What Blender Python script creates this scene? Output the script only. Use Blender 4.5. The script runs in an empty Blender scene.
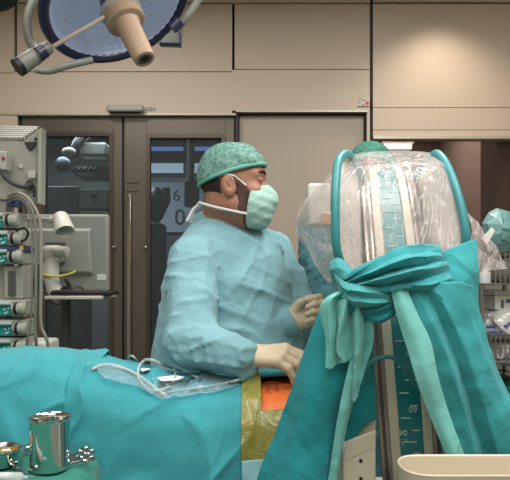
import bpy, math, random
import numpy as np
from mathutils import Vector, Matrix
random.seed(7)
C = bpy.context.scene.collection
F = 600.0; CX = 255.0; HY = 270.0; EYE = 1.3

# ------------------------------------------------------------------ helpers
def P(px, py, Y):
    return np.array([(px-CX)/F*Y, Y, EYE-(py-HY)/F*Y])
TA = math.tan(math.radians(3.6))
def wall_y(px, d=0.0):
    t = (px-CX)/F
    return (3.6+d)/(1+t*TA)
def Wp(px, py, d=0.0):
    """point on the (slightly turned) far wall plane, d metres behind its face"""
    return P(px, py, wall_y(px, d))
def lin(h):
    h = h.lstrip('#'); r = []
    for i in (0, 2, 4):
        c = int(h[i:i+2], 16)/255
        r.append(c/12.92 if c <= .04045 else ((c+.055)/1.055)**2.4)
    return r+[1.0]
def unit(v):
    v = np.array(v, float); return v/np.linalg.norm(v)

class MB:
    def __init__(s): s.v = []; s.f = []; s.mi = []
    def add(s, v, f, mi=0):
        o = len(s.v); s.v += [tuple(map(float, p)) for p in v]
        s.f += [tuple(i+o for i in q) for q in f]; s.mi += [mi]*len(f); return s
    def hexa(s, a, mi=0):      # 8 points: bottom 4 ccw, top 4 ccw
        return s.add(a, [(3,2,1,0),(4,5,6,7),(0,1,5,4),(1,2,6,5),(2,3,7,6),(3,0,4,7)], mi)
    def box(s, c, size, R=None, mi=0):
        x, y, z = [q/2 for q in size]
        pts = np.array([(-x,-y,-z),(x,-y,-z),(x,y,-z),(-x,y,-z),(-x,-y,z),(x,-y,z),(x,y,z),(-x,y,z)])
        if R is not None: pts = pts @ np.array(R).T
        return s.hexa(pts+np.array(c), mi)
    def pbox(s, x0, x1, y0, y1, Y0, Y1, mi=0):
        """box whose front face covers the pixel rectangle at depth Y0"""
        a = P(x0, y1, Y0); b = P(x1, y0, Y0)
        return s.box([(a[0]+b[0])/2, (Y0+Y1)/2, (a[2]+b[2])/2], [abs(b[0]-a[0]), abs(Y1-Y0), abs(b[2]-a[2])], None, mi)
    def wbox(s, x0, x1, y0, y1, d0, d1, mi=0):
        """box in the far wall: pixel rectangle at the wall face, from depth d0 to d1 (straight back along the wall normal)"""
        n = unit((TA, 1, 0)); q = []
        for y in (y1, y0):
            for x, d in ((x0,d0),(x1,d0),(x1,d1),(x0,d1)):
                q.append(Wp(x, y)+n*d)
        return s.hexa(q, mi)
    def tube(s, path, r, n=10, closed=False, cap=True, mi=0, shape=None):
        path = [np.array(p, float) for p in path]; m = len(path)
        rs = r if hasattr(r, '__len__') else [r]*m
        T = []
        for i in range(m):
            a = path[(i-1) % m] if (closed or i > 0) else path[i]
            b = path[(i+1) % m] if (closed or i < m-1) else path[i]
            T.append(unit(b-a))
        up = np.array([0,0,1.0]) if abs(T[0][2]) < .9 else np.array([1.0,0,0])
        N = unit(np.cross(T[0], up)); vs = []
        for i in range(m):
            N = unit(N-T[i]*np.dot(N, T[i])); B = np.cross(T[i], N)
            for k in range(n):
                a = 2*math.pi*k/n
                q = shape(i/(m-1), a) if shape else 1.0
                vs.append(path[i]+(N*math.cos(a)+B*math.sin(a))*rs[i]*q)
        fs = []
        for i in range(m if closed else m-1):
            j = (i+1) % m
            for k in range(n):
                k2 = (k+1) % n
                fs.append((i*n+k, i*n+k2, j*n+k2, j*n+k))
        if cap and not closed:
            fs.append(tuple(range(n-1,-1,-1))); fs.append(tuple((m-1)*n+k for k in range(n)))
        return s.add(vs, fs, mi)
    def lathe(s, prof, base, axis=(0,0,1), n=32, mi=0, caps=True):
        """prof: list of (t, r) along the axis"""
        A = unit(axis); up = np.array([0,0,1.0]) if abs(A[2]) < .9 else np.array([1.0,0,0])
        N = unit(np.cross(A, up)); B = np.cross(A, N); vs = []; base = np.array(base, float)
        for t, r in prof:
            for k in range(n):
                a = 2*math.pi*k/n
                vs.append(base+A*t+(N*math.cos(a)+B*math.sin(a))*r)
        fs = []
        for i in range(len(prof)-1):
            for k in range(n):
                k2 = (k+1) % n
                fs.append((i*n+k, i*n+k2, (i+1)*n+k2, (i+1)*n+k))
        if caps:
            if prof[0][1] > 1e-6: fs.append(tuple(range(n-1,-1,-1)))
            if prof[-1][1] > 1e-6: fs.append(tuple((len(prof)-1)*n+k for k in range(n)))
        return s.add(vs, fs, mi)
    def ell(s, c, r, n=20, m=12, R=None, mi=0):
        vs = []; fs = []
        for i in range(m+1):
            ph = math.pi*i/m
            for k in range(n):
                a = 2*math.pi*k/n
                p = np.array([r[0]*math.sin(ph)*math.cos(a), r[1]*math.sin(ph)*math.sin(a), r[2]*math.cos(ph)])
                if R is not None: p = np.array(R) @ p
                vs.append(p+np.array(c))
        for i in range(m):
            for k in range(n):
                k2 = (k+1) % n
                fs.append((i*n+k, (i+1)*n+k, (i+1)*n+k2, i*n+k2))
        return s.add(vs, fs, mi)
    def grid(s, G, mi=0, closed_u=False):
        G = np.array(G); a, b = G.shape[:2]; fs = []
        for i in range(a-1):
            for j in range(b if closed_u else b-1):
                j2 = (j+1) % b
                fs.append((i*b+j, i*b+j2, (i+1)*b+j2, (i+1)*b+j))
        return s.add(G.reshape(-1, 3), fs, mi)
    def prism(s, pts, depth, mi=0):
        """polygon pts (3-D, planar) extruded by vector depth"""
        pts = [np.array(p) for p in pts]; n = len(pts); d = np.array(depth)
        fs = [tuple(range(n)), tuple(range(2*n-1, n-1, -1))]+[(i, n+i, n+(i+1) % n, (i+1) % n) for i in range(n)]
        return s.add(pts+[p+d for p in pts], fs, mi)

def wloc(o):
    l = np.zeros(3)
    while o is not None: l += np.array(o.location); o = o.parent
    return l
def link(name, V, Fs, mats, parent=None, mi=None, smooth=True, bevel=0, solid=0, subsurf=0, sharp=35, origin=None, solid_off=-1):
    V = np.array(V, float)
    if parent is not None: off = wloc(parent)
    elif origin is not None: off = np.array(origin, float)
    else:
        lo, hi = V.min(0), V.max(0); off = np.array([(lo[0]+hi[0])/2, (lo[1]+hi[1])/2, lo[2]])
    me = bpy.data.meshes.new(name)
    me.from_pydata((V-off).tolist(), [], [tuple(int(i) for i in f) for f in Fs])
    if not isinstance(mats, (list, tuple)): mats = [mats]
    for m in mats: me.materials.append(m)
    if mi is not None and len(mats) > 1: me.polygons.foreach_set('material_index', mi)
    me.polygons.foreach_set('use_smooth', [smooth]*len(me.polygons))
    me.update()
    o = bpy.data.objects.new(name, me); C.objects.link(o)
    if parent is not None: o.parent = parent
    else: o.location = off
    if smooth and sharp and not subsurf: me.set_sharp_from_angle(angle=math.radians(sharp))
    if solid:
        m = o.modifiers.new('thick', 'SOLIDIFY'); m.thickness = solid; m.offset = solid_off
    if bevel:
        m = o.modifiers.new('bev', 'BEVEL'); m.width = bevel; m.segments = 3; m.limit_method = 'ANGLE'; m.angle_limit = math.radians(40)
    if subsurf:
        m = o.modifiers.new('sub', 'SUBSURF'); m.levels = subsurf; m.render_levels = subsurf
    return o
def obj(name, mb, mats, parent=None, **k):
    return link(name, mb.v, mb.f, mats, parent, mi=mb.mi, **k)
def tag(o, label=None, cat=None, group=None, kind=None):
    if label: o['label'] = label
    if cat: o['category'] = cat
    if group: o['group'] = group
    if kind: o['kind'] = kind
    return o
def thing(name, loc, label, cat, group=None):
    o = bpy.data.objects.new(name, None); C.objects.link(o); o.location = [float(q) for q in loc]; o.empty_display_size = .05
    return tag(o, label, cat, group)
def struct(name, mb, mats, parent=None, **k):
    o = obj(name, mb, mats, parent, **k)
    if parent is None: o['kind'] = 'structure'
    return o
def text_mesh(body, size, origin, ux, uz, name, mat, parent, depth=.0006):
    cu = bpy.data.curves.new('t', 'FONT'); cu.body = body; cu.size = size; cu.align_x = 'CENTER'; cu.align_y = 'CENTER'; cu.extrude = depth
    to = bpy.data.objects.new('t', cu); C.objects.link(to)
    dg = bpy.context.evaluated_depsgraph_get(); dg.update()
    me = bpy.data.meshes.new_from_object(to.evaluated_get(dg))
    ux = unit(ux); uz = unit(uz); n = np.cross(ux, uz); o0 = np.array(origin)
    V = [o0+ux*v.co.x+uz*v.co.y+n*v.co.z for v in me.vertices]; Fs = [tuple(p.vertices) for p in me.polygons]
    bpy.data.objects.remove(to); bpy.data.curves.remove(cu); bpy.data.meshes.remove(me)
    return link(name, V, Fs, mat, parent, smooth=False)

def crom(pts, n):
    """Catmull-Rom resample of a polyline (rows of any dimension)"""
    pts = np.array(pts, float); m = len(pts)
    if m == 2: return np.array([pts[0]*(1-t)+pts[1]*t for t in np.linspace(0, 1, n)])
    out = []
    for t in np.linspace(0, m-1-1e-9, n):
        i = int(t); u = t-i
        p1, p2 = pts[i], pts[i+1]
        p0 = pts[i-1] if i > 0 else 2*p1-p2
        p3 = pts[i+2] if i+2 < m else 2*p2-p1
        out.append(.5*((2*p1)+(-p0+p2)*u+(2*p0-5*p1+4*p2-p3)*u*u+(-p0+3*p1-3*p2+p3)*u**3))
    return np.array(out)
def loft(rows, nu, nv, px=True):
    """rows of control points -> dense grid; nu along the rows' length, nv across the rows"""
    R = [[P(*p) if px else np.array(p, float) for p in r] for r in rows]
    R = [crom(r, nu) for r in R]
    return np.array([crom([r[i] for r in R], nv) for i in range(nu)]).transpose(1, 0, 2)
def gnorm(G):
    du = np.gradient(G, axis=1); dv = np.gradient(G, axis=0)
    n = np.cross(du, dv); n /= (np.linalg.norm(n, axis=2, keepdims=True)+1e-12)
    return n
_rng = np.random.RandomState(3)
def fnoise(p, freq, seed=0, octv=3):
    """smooth pseudo noise in about -1..1 for an array of points"""
    r = np.random.RandomState(seed+11); out = np.zeros(p.shape[:-1]); a = 1.0; tot = 0
    for o in range(octv):
        for k in range(3):
            d = r.normal(size=3); d /= np.linalg.norm(d)
            out += a*np.sin((p @ d)*freq*2*math.pi*r.uniform(.7, 1.3)+r.uniform(0, 6.28)); tot += a
        freq *= 2.1; a *= .5
    return out/tot*1.7
def crease(p, d, freq, seed, warp=1.5, wf=2.0, sharp=2.5):
    """ridged folds running across direction d"""
    d = unit(d)
    q = (p @ d)*freq*math.pi+warp*fnoise(p, wf, seed, 2)
    return 1-(1-np.abs(np.sin(q)))**sharp

def ridge(p, d, along, freq, seed, sharp=2.4, warp=.55, wf=2.5, keep=.15, brk=.38):
    """thin raised folds running along one direction, stacked across d, fading in and out"""
    d = unit(d); al = np.array(along, float); al = unit(al-d*np.dot(al, d)); th = np.cross(d, al)
    q = np.stack([p @ d, (p @ al)*brk, (p @ th)*.7], -1)
    a = (p @ d)*freq*math.pi+warp*math.pi*fnoise(q, wf, seed, 2)
    m = np.clip(keep+.9*(fnoise(q*1.7, wf*1.3, seed+50, 2)+.25), 0, 1)
    return (1-np.abs(np.sin(a)))**sharp*m
def local(p, c, r, fn):
    """evaluate a costly field only near its centre"""
    d = np.linalg.norm(p-np.array(c), axis=-1)
    if d.min() > r: return d-r*.72
    return fn(p)
# ------------------------------------------------------------------ signed distance bodies
def smin(a, b, k):
    h = np.clip(.5+.5*(b-a)/k, 0, 1); return b*(1-h)+a*h-k*h*(1-h)
def smax(a, b, k): return -smin(-a, -b, k)
def s_cap(p, a, b, r0, r1):
    a = np.array(a, float); b = np.array(b, float); ba = b-a
    h = np.clip(((p-a) @ ba)/np.dot(ba, ba), 0, 1)
    return np.linalg.norm(p-a-h[..., None]*ba, axis=-1)-(r0+(r1-r0)*h)
def s_ell(p, c, r, R=None):
    q = p-np.array(c, float)
    if R is not None: q = q @ np.array(R)
    r = np.array(r, float); k0 = np.linalg.norm(q/r, axis=-1); k1 = np.linalg.norm(q/(r*r), axis=-1)
    return k0*(k0-1)/(k1+1e-9)
def polygonize(f, lo, hi, h, lip=1.6):
    lo = np.array(lo, float); n = [int(math.ceil((hi[i]-lo[i])/h))+1 for i in range(3)]
    vals = np.ones(n, np.float32); B = 16
    ax = [lo[i]+h*np.arange(n[i]) for i in range(3)]
    for i in range(0, n[0], B):
        for j in range(0, n[1], B):
            for k in range(0, n[2], B):
                xs, ys, zs = ax[0][i:i+B], ax[1][j:j+B], ax[2][k:k+B]
                c = np.array([[(xs[0]+xs[-1])/2, (ys[0]+ys[-1])/2, (zs[0]+zs[-1])/2]])
                fc = float(f(c)[0]); rad = h*B*.87
                if abs(fc) > rad*lip+.02:
                    vals[i:i+B, j:j+B, k:k+B] = fc; continue
                g = np.stack(np.meshgrid(xs, ys, zs, indexing='ij'), -1).reshape(-1, 3)
                vals[i:i+B, j:j+B, k:k+B] = f(g).reshape(len(xs), len(ys), len(zs))
    ins = vals < 0
    cs = np.zeros([q-1 for q in n], np.int8); acc = np.zeros([q-1 for q in n]+[3]); cnt = np.zeros([q-1 for q in n])
    for dx in (0,1):
        for dy in (0,1):
            for dz in (0,1): cs += ins[dx:n[0]-1+dx, dy:n[1]-1+dy, dz:n[2]-1+dz]
    act = (cs > 0) & (cs < 8); idx = np.argwhere(act)
    vid = -np.ones(act.shape, np.int64); vid[act] = np.arange(len(idx))
    pos = np.zeros((len(idx), 3)); cn = np.zeros(len(idx))
    cor = [(0,0,0),(1,0,0),(0,1,0),(1,1,0),(0,0,1),(1,0,1),(0,1,1),(1,1,1)]
    edges = [(0,1),(2,3),(4,5),(6,7),(0,2),(1,3),(4,6),(5,7),(0,4),(1,5),(2,6),(3,7)]
    cv = [vals[idx[:,0]+c[0], idx[:,1]+c[1], idx[:,2]+c[2]] for c in cor]
    for a, b in edges:
        va, vb = cv[a], cv[b]; m = (va < 0) != (vb < 0)
        t = np.where(m, va/(va-vb+1e-20), 0)
        p = np.array(cor[a])+t[:, None]*(np.array(cor[b])-np.array(cor[a]))
        pos[m] += p[m]; cn[m] += 1
    V = lo+h*(idx+pos/cn[:, None]); Fs = []
    for axn in range(3):
        o1, o2 = [(1,2),(2,0),(0,1)][axn]
        sl = [slice(None)]*3; sl2 = [slice(None)]*3; sl[axn] = slice(0, n[axn]-1); sl2[axn] = slice(1, n[axn])
        A = ins[tuple(sl)]; Bv = ins[tuple(sl2)]; e = np.argwhere(A != Bv)
        e = e[(e[:, o1] > 0) & (e[:, o2] > 0) & (e[:, o1] < n[o1]-1) & (e[:, o2] < n[o2]-1)]
        if not len(e): continue
        def sh(d1, d2):
            q = e.copy(); q[:, o1] -= d1; q[:, o2] -= d2; return vid[q[:,0], q[:,1], q[:,2]]
        q = np.stack([sh(1,1), sh(0,1), sh(0,0), sh(1,0)], 1)
        fl = A[e[:,0], e[:,1], e[:,2]]
        q[~fl] = q[~fl][:, ::-1]; Fs.append(q)
    return V, np.concatenate(Fs)
def sdf_obj(name, f, lo, hi, h, mat, parent=None, **k):
    V, Fs = polygonize(f, lo, hi, h)
    k.setdefault('sharp', 0)
    return link(name, V, Fs.tolist(), mat, parent, **k)

# ------------------------------------------------------------------ materials
class Mat:
    def __init__(s, name):
        s.m = bpy.data.materials.new(name); s.m.use_nodes = True; s.t = s.m.node_tree
        s.b = s.t.nodes['Principled BSDF']
    def n(s, t, **k):
        q = s.t.nodes.new(t)
        for a, b in k.items():
            if hasattr(q, a): setattr(q, a, b)
        return q
    def l(s, a, b): s.t.links.new(a, b)
def mat(name, col, rough=.6, metal=0, var=0, vscale=8, bump=0, bscale=60, sheen=0, coat=0, spec=.5, col2=None, bdist=.004):
    M = Mat(name); b = M.b; c = lin(col)
    b.inputs['Base Color'].default_value = c; b.inputs['Roughness'].default_value = rough; b.inputs['Metallic'].default_value = metal
    b.inputs['Specular IOR Level'].default_value = spec
    if sheen: b.inputs['Sheen Weight'].default_value = sheen
    if coat: b.inputs['Coat Weight'].default_value = coat
    if var or bump: tc = M.n('ShaderNodeTexCoord')
    if var:
        nz = M.n('ShaderNodeTexNoise'); nz.inputs['Scale'].default_value = vscale; nz.inputs['Detail'].default_value = 5
        M.l(tc.outputs['Object'], nz.inputs['Vector'])
        rp = M.n('ShaderNodeValToRGB'); M.l(nz.outputs['Fac'], rp.inputs['Fac'])
        c2 = lin(col2) if col2 else [q*(1-var) for q in c[:3]]+[1]
        rp.color_ramp.elements[0].position = .3; rp.color_ramp.elements[1].position = .7
        rp.color_ramp.elements[0].color = c2; rp.color_ramp.elements[1].color = [min(1, q*(1+var*.5)) for q in c[:3]]+[1]
        M.l(rp.outputs['Color'], b.inputs['Base Color'])
    if bump:
        n2 = M.n('ShaderNodeTexNoise'); n2.inputs['Scale'].default_value = bscale; n2.inputs['Detail'].default_value = 4
        M.l(tc.outputs['Object'], n2.inputs['Vector'])
        bp = M.n('ShaderNodeBump'); bp.inputs['Strength'].default_value = bump; bp.inputs['Distance'].default_value = bdist
        M.l(n2.outputs['Fac'], bp.inputs['Height']); M.l(bp.outputs['Normal'], b.inputs['Normal'])
    return M.m
def emat(name, col, e):
    M = Mat(name); M.b.inputs['Base Color'].default_value = lin(col); M.b.inputs['Emission Color'].default_value = lin(col); M.b.inputs['Emission Strength'].default_value = e
    return M.m
def clear(name, tint, fac, rough=.15, bump=.0, bscale=30, white='#ffffff', wr=0, diff=1.0):
    """thin clear film: see-through, partly milky, glossy"""
    M = Mat(name); b = M.b
    b.inputs['Base Color'].default_value = lin(white); b.inputs['Roughness'].default_value = rough; b.inputs['Specular IOR Level'].default_value = .8
    tr = M.n('ShaderNodeBsdfTransparent'); tr.inputs['Color'].default_value = lin(tint)
    mx = M.n('ShaderNodeMixShader'); mx.inputs['Fac'].default_value = fac
    out = M.t.nodes['Material Output']
    M.l(tr.outputs[0], mx.inputs[1]); M.l(b.outputs[0], mx.inputs[2]); M.l(mx.outputs[0], out.inputs['Surface'])
    if bump:
        tc = M.n('ShaderNodeTexCoord'); n2 = M.n('ShaderNodeTexNoise'); n2.inputs['Scale'].default_value = bscale; n2.inputs['Detail'].default_value = 5; n2.inputs['Distortion'].default_value = 1.5
        M.l(tc.outputs['Object'], n2.inputs['Vector'])
        bp = M.n('ShaderNodeBump'); bp.inputs['Strength'].default_value = bump; bp.inputs['Distance'].default_value = .01
        M.l(n2.outputs['Fac'], bp.inputs['Height']); M.l(bp.outputs['Normal'], b.inputs['Normal'])
        if wr:   # noise streaks whiten the film, standing in for highlights on creases
            mu = M.n('ShaderNodeTexNoise'); mu.inputs['Scale'].default_value = 14; mu.inputs['Detail'].default_value = 6; mu.inputs['Distortion'].default_value = 2.5
            mp = M.n('ShaderNodeMapping'); mp.inputs['Scale'].default_value = (1.6, 1.6, .45)
            M.l(tc.outputs['Object'], mp.inputs['Vector']); M.l(mp.outputs[0], mu.inputs['Vector'])
            sub = M.n('ShaderNodeMath', operation='SUBTRACT'); sub.inputs[1].default_value = .5; M.l(mu.outputs['Fac'], sub.inputs[0])
            ab = M.n('ShaderNodeMath', operation='ABSOLUTE'); M.l(sub.outputs[0], ab.inputs[0])
            mr = M.n('ShaderNodeMapRange'); mr.inputs['From Min'].default_value = 0; mr.inputs['From Max'].default_value = .03
            mr.inputs['To Min'].default_value = fac+wr; mr.inputs['To Max'].default_value = fac
            M.l(ab.outputs[0], mr.inputs['Value']); M.l(mr.outputs[0], mx.inputs['Fac'])
    return M.m
def cloth(name, col, var=.10, bump=.5, col2=None, vscale=7, wrinkle=.35, wscale=9, crumple=.35, cscale=7):
    M = Mat(name); b = M.b; c = lin(col); b.inputs['Roughness'].default_value = .85; b.inputs['Specular IOR Level'].default_value = .25
    b.inputs['Sheen Weight'].default_value = .12
    tc = M.n('ShaderNodeTexCoord')
    nz = M.n('ShaderNodeTexNoise'); nz.inputs['Scale'].default_value = vscale; nz.inputs['Detail'].default_value = 8; nz.inputs['Roughness'].default_value = .65
    M.l(tc.outputs['Object'], nz.inputs['Vector'])
    rp = M.n('ShaderNodeValToRGB'); rp.color_ramp.elements[0].position = .3; rp.color_ramp.elements[1].position = .72
    rp.color_ramp.elements[0].color = lin(col2) if col2 else [q*(1-var) for q in c[:3]]+[1]
    rp.color_ramp.elements[1].color = [min(1, q*(1+var)) for q in c[:3]]+[1]
    M.l(nz.outputs['Fac'], rp.inputs['Fac']); M.l(rp.outputs['Color'], b.inputs['Base Color'])
    n2 = M.n('ShaderNodeTexNoise'); n2.inputs['Scale'].default_value = 350; n2.inputs['Detail'].default_value = 2
    n3 = M.n('ShaderNodeTexNoise'); n3.inputs['Scale'].default_value = wscale; n3.inputs['Detail'].default_value = 4; n3.inputs['Distortion'].default_value = 1.0
    M.l(tc.outputs['Object'], n2.inputs['Vector']); M.l(tc.outputs['Object'], n3.inputs['Vector'])
    b1 = M.n('ShaderNodeBump'); b1.inputs['Strength'].default_value = bump; b1.inputs['Distance'].default_value = .0006
    b2 = M.n('ShaderNodeBump'); b2.inputs['Strength'].default_value = wrinkle; b2.inputs['Distance'].default_value = .02
    # crumpled facets: cells with wandering edges
    wv = M.n('ShaderNodeTexNoise'); wv.inputs['Scale'].default_value = cscale*.6; wv.inputs['Detail'].default_value = 3
    mxv = M.n('ShaderNodeVectorMath', operation='MULTIPLY_ADD'); mxv.inputs[1].default_value = (.22,.22,.22)
    M.l(tc.outputs['Object'], wv.inputs['Vector']); M.l(wv.outputs['Color'], mxv.inputs[0]); M.l(tc.outputs['Object'], mxv.inputs[2])
    vo = M.n('ShaderNodeTexVoronoi'); vo.inputs['Scale'].default_value = cscale; vo.feature = 'F1'; M.l(mxv.outputs[0], vo.inputs['Vector'])
    b0 = M.n('ShaderNodeBump'); b0.inputs['Strength'].default_value = crumple; b0.inputs['Distance'].default_value = .05
    M.l(vo.outputs['Distance'], b0.inputs['Height']); M.l(b0.outputs['Normal'], b2.inputs['Normal'])
    M.l(n3.outputs['Fac'], b2.inputs['Height']); M.l(n2.outputs['Fac'], b1.inputs['Height']); M.l(b2.outputs['Normal'], b1.inputs['Normal']); M.l(b1.outputs['Normal'], b.inputs['Normal'])
    return M.m

M_wall = mat('wall panel beige', '#c6b7a6', .55, var=.03, vscale=1.2)
M_gap = mat('joint dark', '#3a3538', .7)
M_jline = mat('joint line', '#8d8274', .7)
M_alu = mat('brushed trim', '#b9b2a4', .4, metal=.3)
M_door = mat('brown grey steel door', '#6a6258', .42, metal=.55, var=.08, vscale=3)
M_rub = mat('black rubber', '#17171a', .7)
M_floor = mat('grey green vinyl floor', '#7f8a84', .45, var=.06)
M_ceil = mat('ceiling white', '#d8d5cc', .8)
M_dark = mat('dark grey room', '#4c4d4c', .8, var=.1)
M_brown = mat('brown wall', '#7d6860', .8)
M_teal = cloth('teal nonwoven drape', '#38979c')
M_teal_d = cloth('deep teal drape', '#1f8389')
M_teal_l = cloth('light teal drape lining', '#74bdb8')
M_green = cloth('green table drape', '#2d7a6c')
M_gown = cloth('pale blue green gown', '#7ba7b0', var=.05, wrinkle=.3, wscale=14, crumple=.42, cscale=8)
M_gown2 = cloth('dark teal gown', '#37656b', var=.05, wrinkle=.5, wscale=12)
M_white = mat('white enamel', '#cfcdc4', .4)
M_grey = mat('grey plastic', '#a9a9a2', .5)
M_greyd = mat('dark grey plastic', '#4d4d4c', .5)
M_black = mat('black plastic', '#121314', .45)
M_steel = mat('polished steel', '#c9c8c4', .12, metal=1)
M_steelb = mat('brushed steel', '#8e8780', .35, metal=.9)
M_latex = mat('latex glove', '#cfbea2', .5, var=.06, vscale=30, bump=.25, bscale=90)
M_skin = mat('skin', '#a67661', .5, var=.12, vscale=18, bump=.1, bscale=200)
M_hair = mat('dark hair', '#2a1f1b', .7, bump=.8, bscale=180)
M_beard = mat('dark beard', '#573c33', .8, var=.3, vscale=90, bump=.8, bscale=220)

# ------------------------------------------------------------------ the room
def room():
    f = MB(); f.box((0, 2.2, -.05), (6.4, 8.2, .1)); struct('floor', f, M_floor)
    f = MB(); f.box((0, 1.0, 3.0), (6.4, 5.9, .1)); struct('ceiling', f, M_ceil)
    f = MB(); f.box((-3.15, 1.0, 1.5), (.1, 5.8, 3)); struct('wall_left', f, M_wall)
    f = MB(); f.box((3.15, 1.0, 1.5), (.1, 5.8, 3)); struct('wall_right', f, M_wall)
    f = MB(); f.box((0, -1.85, 1.5), (6.2, .1, 3)); struct('wall_back', f, M_wall)
    # far wall: dark carrier behind the panels, panels with open joints in front
    w = MB()
    XL, XR = -280, 760
    BOT = 640
    for a in ((XL, 232.5, -12, 114), (235, 372, -12, 112), (372, XR, -12, 137)):
        w.wbox(*a, .02, .12, 1)
    w.wbox(XL, 17, 100, BOT, .02, .12, 1)
    w.wbox(235, 238, 100, BOT, .02, .12, 1); w.wbox(366.5, 373, 100, BOT, .02, .12, 1)
    w.wbox(XL, 14, 4, 72.5, 0, .02); w.wbox(17, 232, 4, 71.3, 0, .02); w.wbox(234.6, 369.8, 4, 69, 0, .02); w.wbox(373, XR, 4, 107.3, 0, .02)
    w.wbox(XL, 14, 73.3, 114, 0, .02); w.wbox(14.0, 232, 72.2, 113.5, 0, .02); w.wbox(232, 369.8, 69.8, 110.5, 0, .02)
    w.wbox(373, XR, 108, 129.6, 0, .02); w.wbox(373, XR, 130.4, 136.5, -.004, .02)
    w.wbox(XL, 17, 115.5, BOT, 0, .02)
    w.wbox(367, 369.8, 110.5, BOT, 0, .02)
    w.wbox(XL, 369.8, -11, 3, -.012, .02); w.wbox(373, XR, -11, 2.4, -.012, .02)
    w.wbox(372, XR, 400, BOT, 0, .1)
    struct('wall_far', w, [M_wall, M_gap], smooth=False)
    t = MB(); t.wbox(XL, 236, 113.2, 115.4, -.006, .03); t.wbox(236, 368, 110.4, 112.2, -.006, .03); struct('trim_1', t, M_alu, bevel=.001)
    t = MB(); t.wbox(373, XR, 136.3, 139.5, -.02, .06); struct('trim_2', t, M_alu, bevel=.001)
    # sliding doors with glazed lights
    glass = clear('door glass', '#e0e6e6', .10, .04, white='#8d9698')
    def sdoor(name, x0, x1, gx0, gx1, gy0, px_knob, handle):
        d = MB()
        for a in ((x0, gx0-4, 116, BOT), (gx1+4, x1, 116, BOT), (gx0-4, gx1+4, 116, gy0-4), (gx0-4, gx1+4, 480, BOT)):
            d.wbox(*a, .03, .07)
        o = struct(name, d, M_door, bevel=.0015)
        fr = MB()
        for a in ((gx0-4, gx0, gy0-4, 480), (gx1, gx1+4, gy0-4, 480), (gx0, gx1, gy0-4, gy0)):
            fr.wbox(*a, .022, .062)
        obj('glazing_frame', fr, mat('glazing frame steel', '#59524a', .35, metal=.6), o, bevel=.001)
        g = MB(); g.wbox(gx0, gx1, gy0, 480, .045, .05); obj('glass_pane', g, glass, o)
        k = MB(); n = unit((TA, 1, 0)); k.lathe([(0,.0),(.004,.009),(.012,.014),(.02,.009),(.026,.009)], Wp(px_knob, 247)-n*.0+n*.004, n, 16)
        obj('lock_knob', k, M_steel, o)
        if handle:
            h = MB(); h.wbox(127, 130.5, 195, 400, .0, .018); h.wbox(127.2, 130.2, 200, 203, .01, .04); h.wbox(127.2, 130.2, 380, 384, .01, .04)
            obj('pull_handle', h, M_steel, o, bevel=.002)
            h = MB(); h.wbox(125, 138, 181.3, 182.7, .024, .032); h.wbox(125, 138, 189.4, 190.8, .024, .032); obj('trim_strip', h, M_steel, o)
        return o
    sdoor('door_1', 19.5, 120.5, 44, 108, 135, 113, False)
    sdoor('door_2', 123, 233.5, 149, 221, 137, 145, True)
    g = MB(); g.wbox(120.5, 123, 114, BOT, .04, .09); g.wbox(17, 19.5, 114, BOT, .04, .09); g.wbox(233.5, 235, 114, BOT, .04, .09); struct('trim_3', g, M_rub)
    # plain sliding panel, set back in its opening
    d = MB(); d.wbox(238.5, 366, 112.8, BOT, .055, .085); struct('door_3', d, mat('sliding panel beige grey', '#ab9f90', .5, var=.03, vscale=1), bevel=.002)
    d = MB(); d.wbox(237.6, 366.6, 111.6, 113.4, .02, .06); d.wbox(364.6, 366.6, 112, BOT, .03, .06); struct('trim_4', d, M_rub)
    # window into the next room
    wd = MB(); wd.wbox(374, XR, 139, 400, .05, .056); wo = struct('window_1', wd, clear('window glass', '#dad4d0', .16, .03, white='#565250'))
    wf = MB(); wf.wbox(372.5, 375, 139, 400, .03, .08); obj('window_frame', wf, M_rub, wo)
    # rooms beyond
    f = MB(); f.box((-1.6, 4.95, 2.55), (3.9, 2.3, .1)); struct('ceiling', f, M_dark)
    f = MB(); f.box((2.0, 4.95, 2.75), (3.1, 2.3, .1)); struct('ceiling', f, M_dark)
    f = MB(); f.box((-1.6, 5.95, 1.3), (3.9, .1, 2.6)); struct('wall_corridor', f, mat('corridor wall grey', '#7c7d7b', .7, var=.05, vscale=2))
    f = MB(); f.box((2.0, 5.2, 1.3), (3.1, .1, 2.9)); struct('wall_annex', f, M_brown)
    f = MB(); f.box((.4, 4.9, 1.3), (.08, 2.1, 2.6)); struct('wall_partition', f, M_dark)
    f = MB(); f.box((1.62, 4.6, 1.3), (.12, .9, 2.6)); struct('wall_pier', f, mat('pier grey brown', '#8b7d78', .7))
room()

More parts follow.
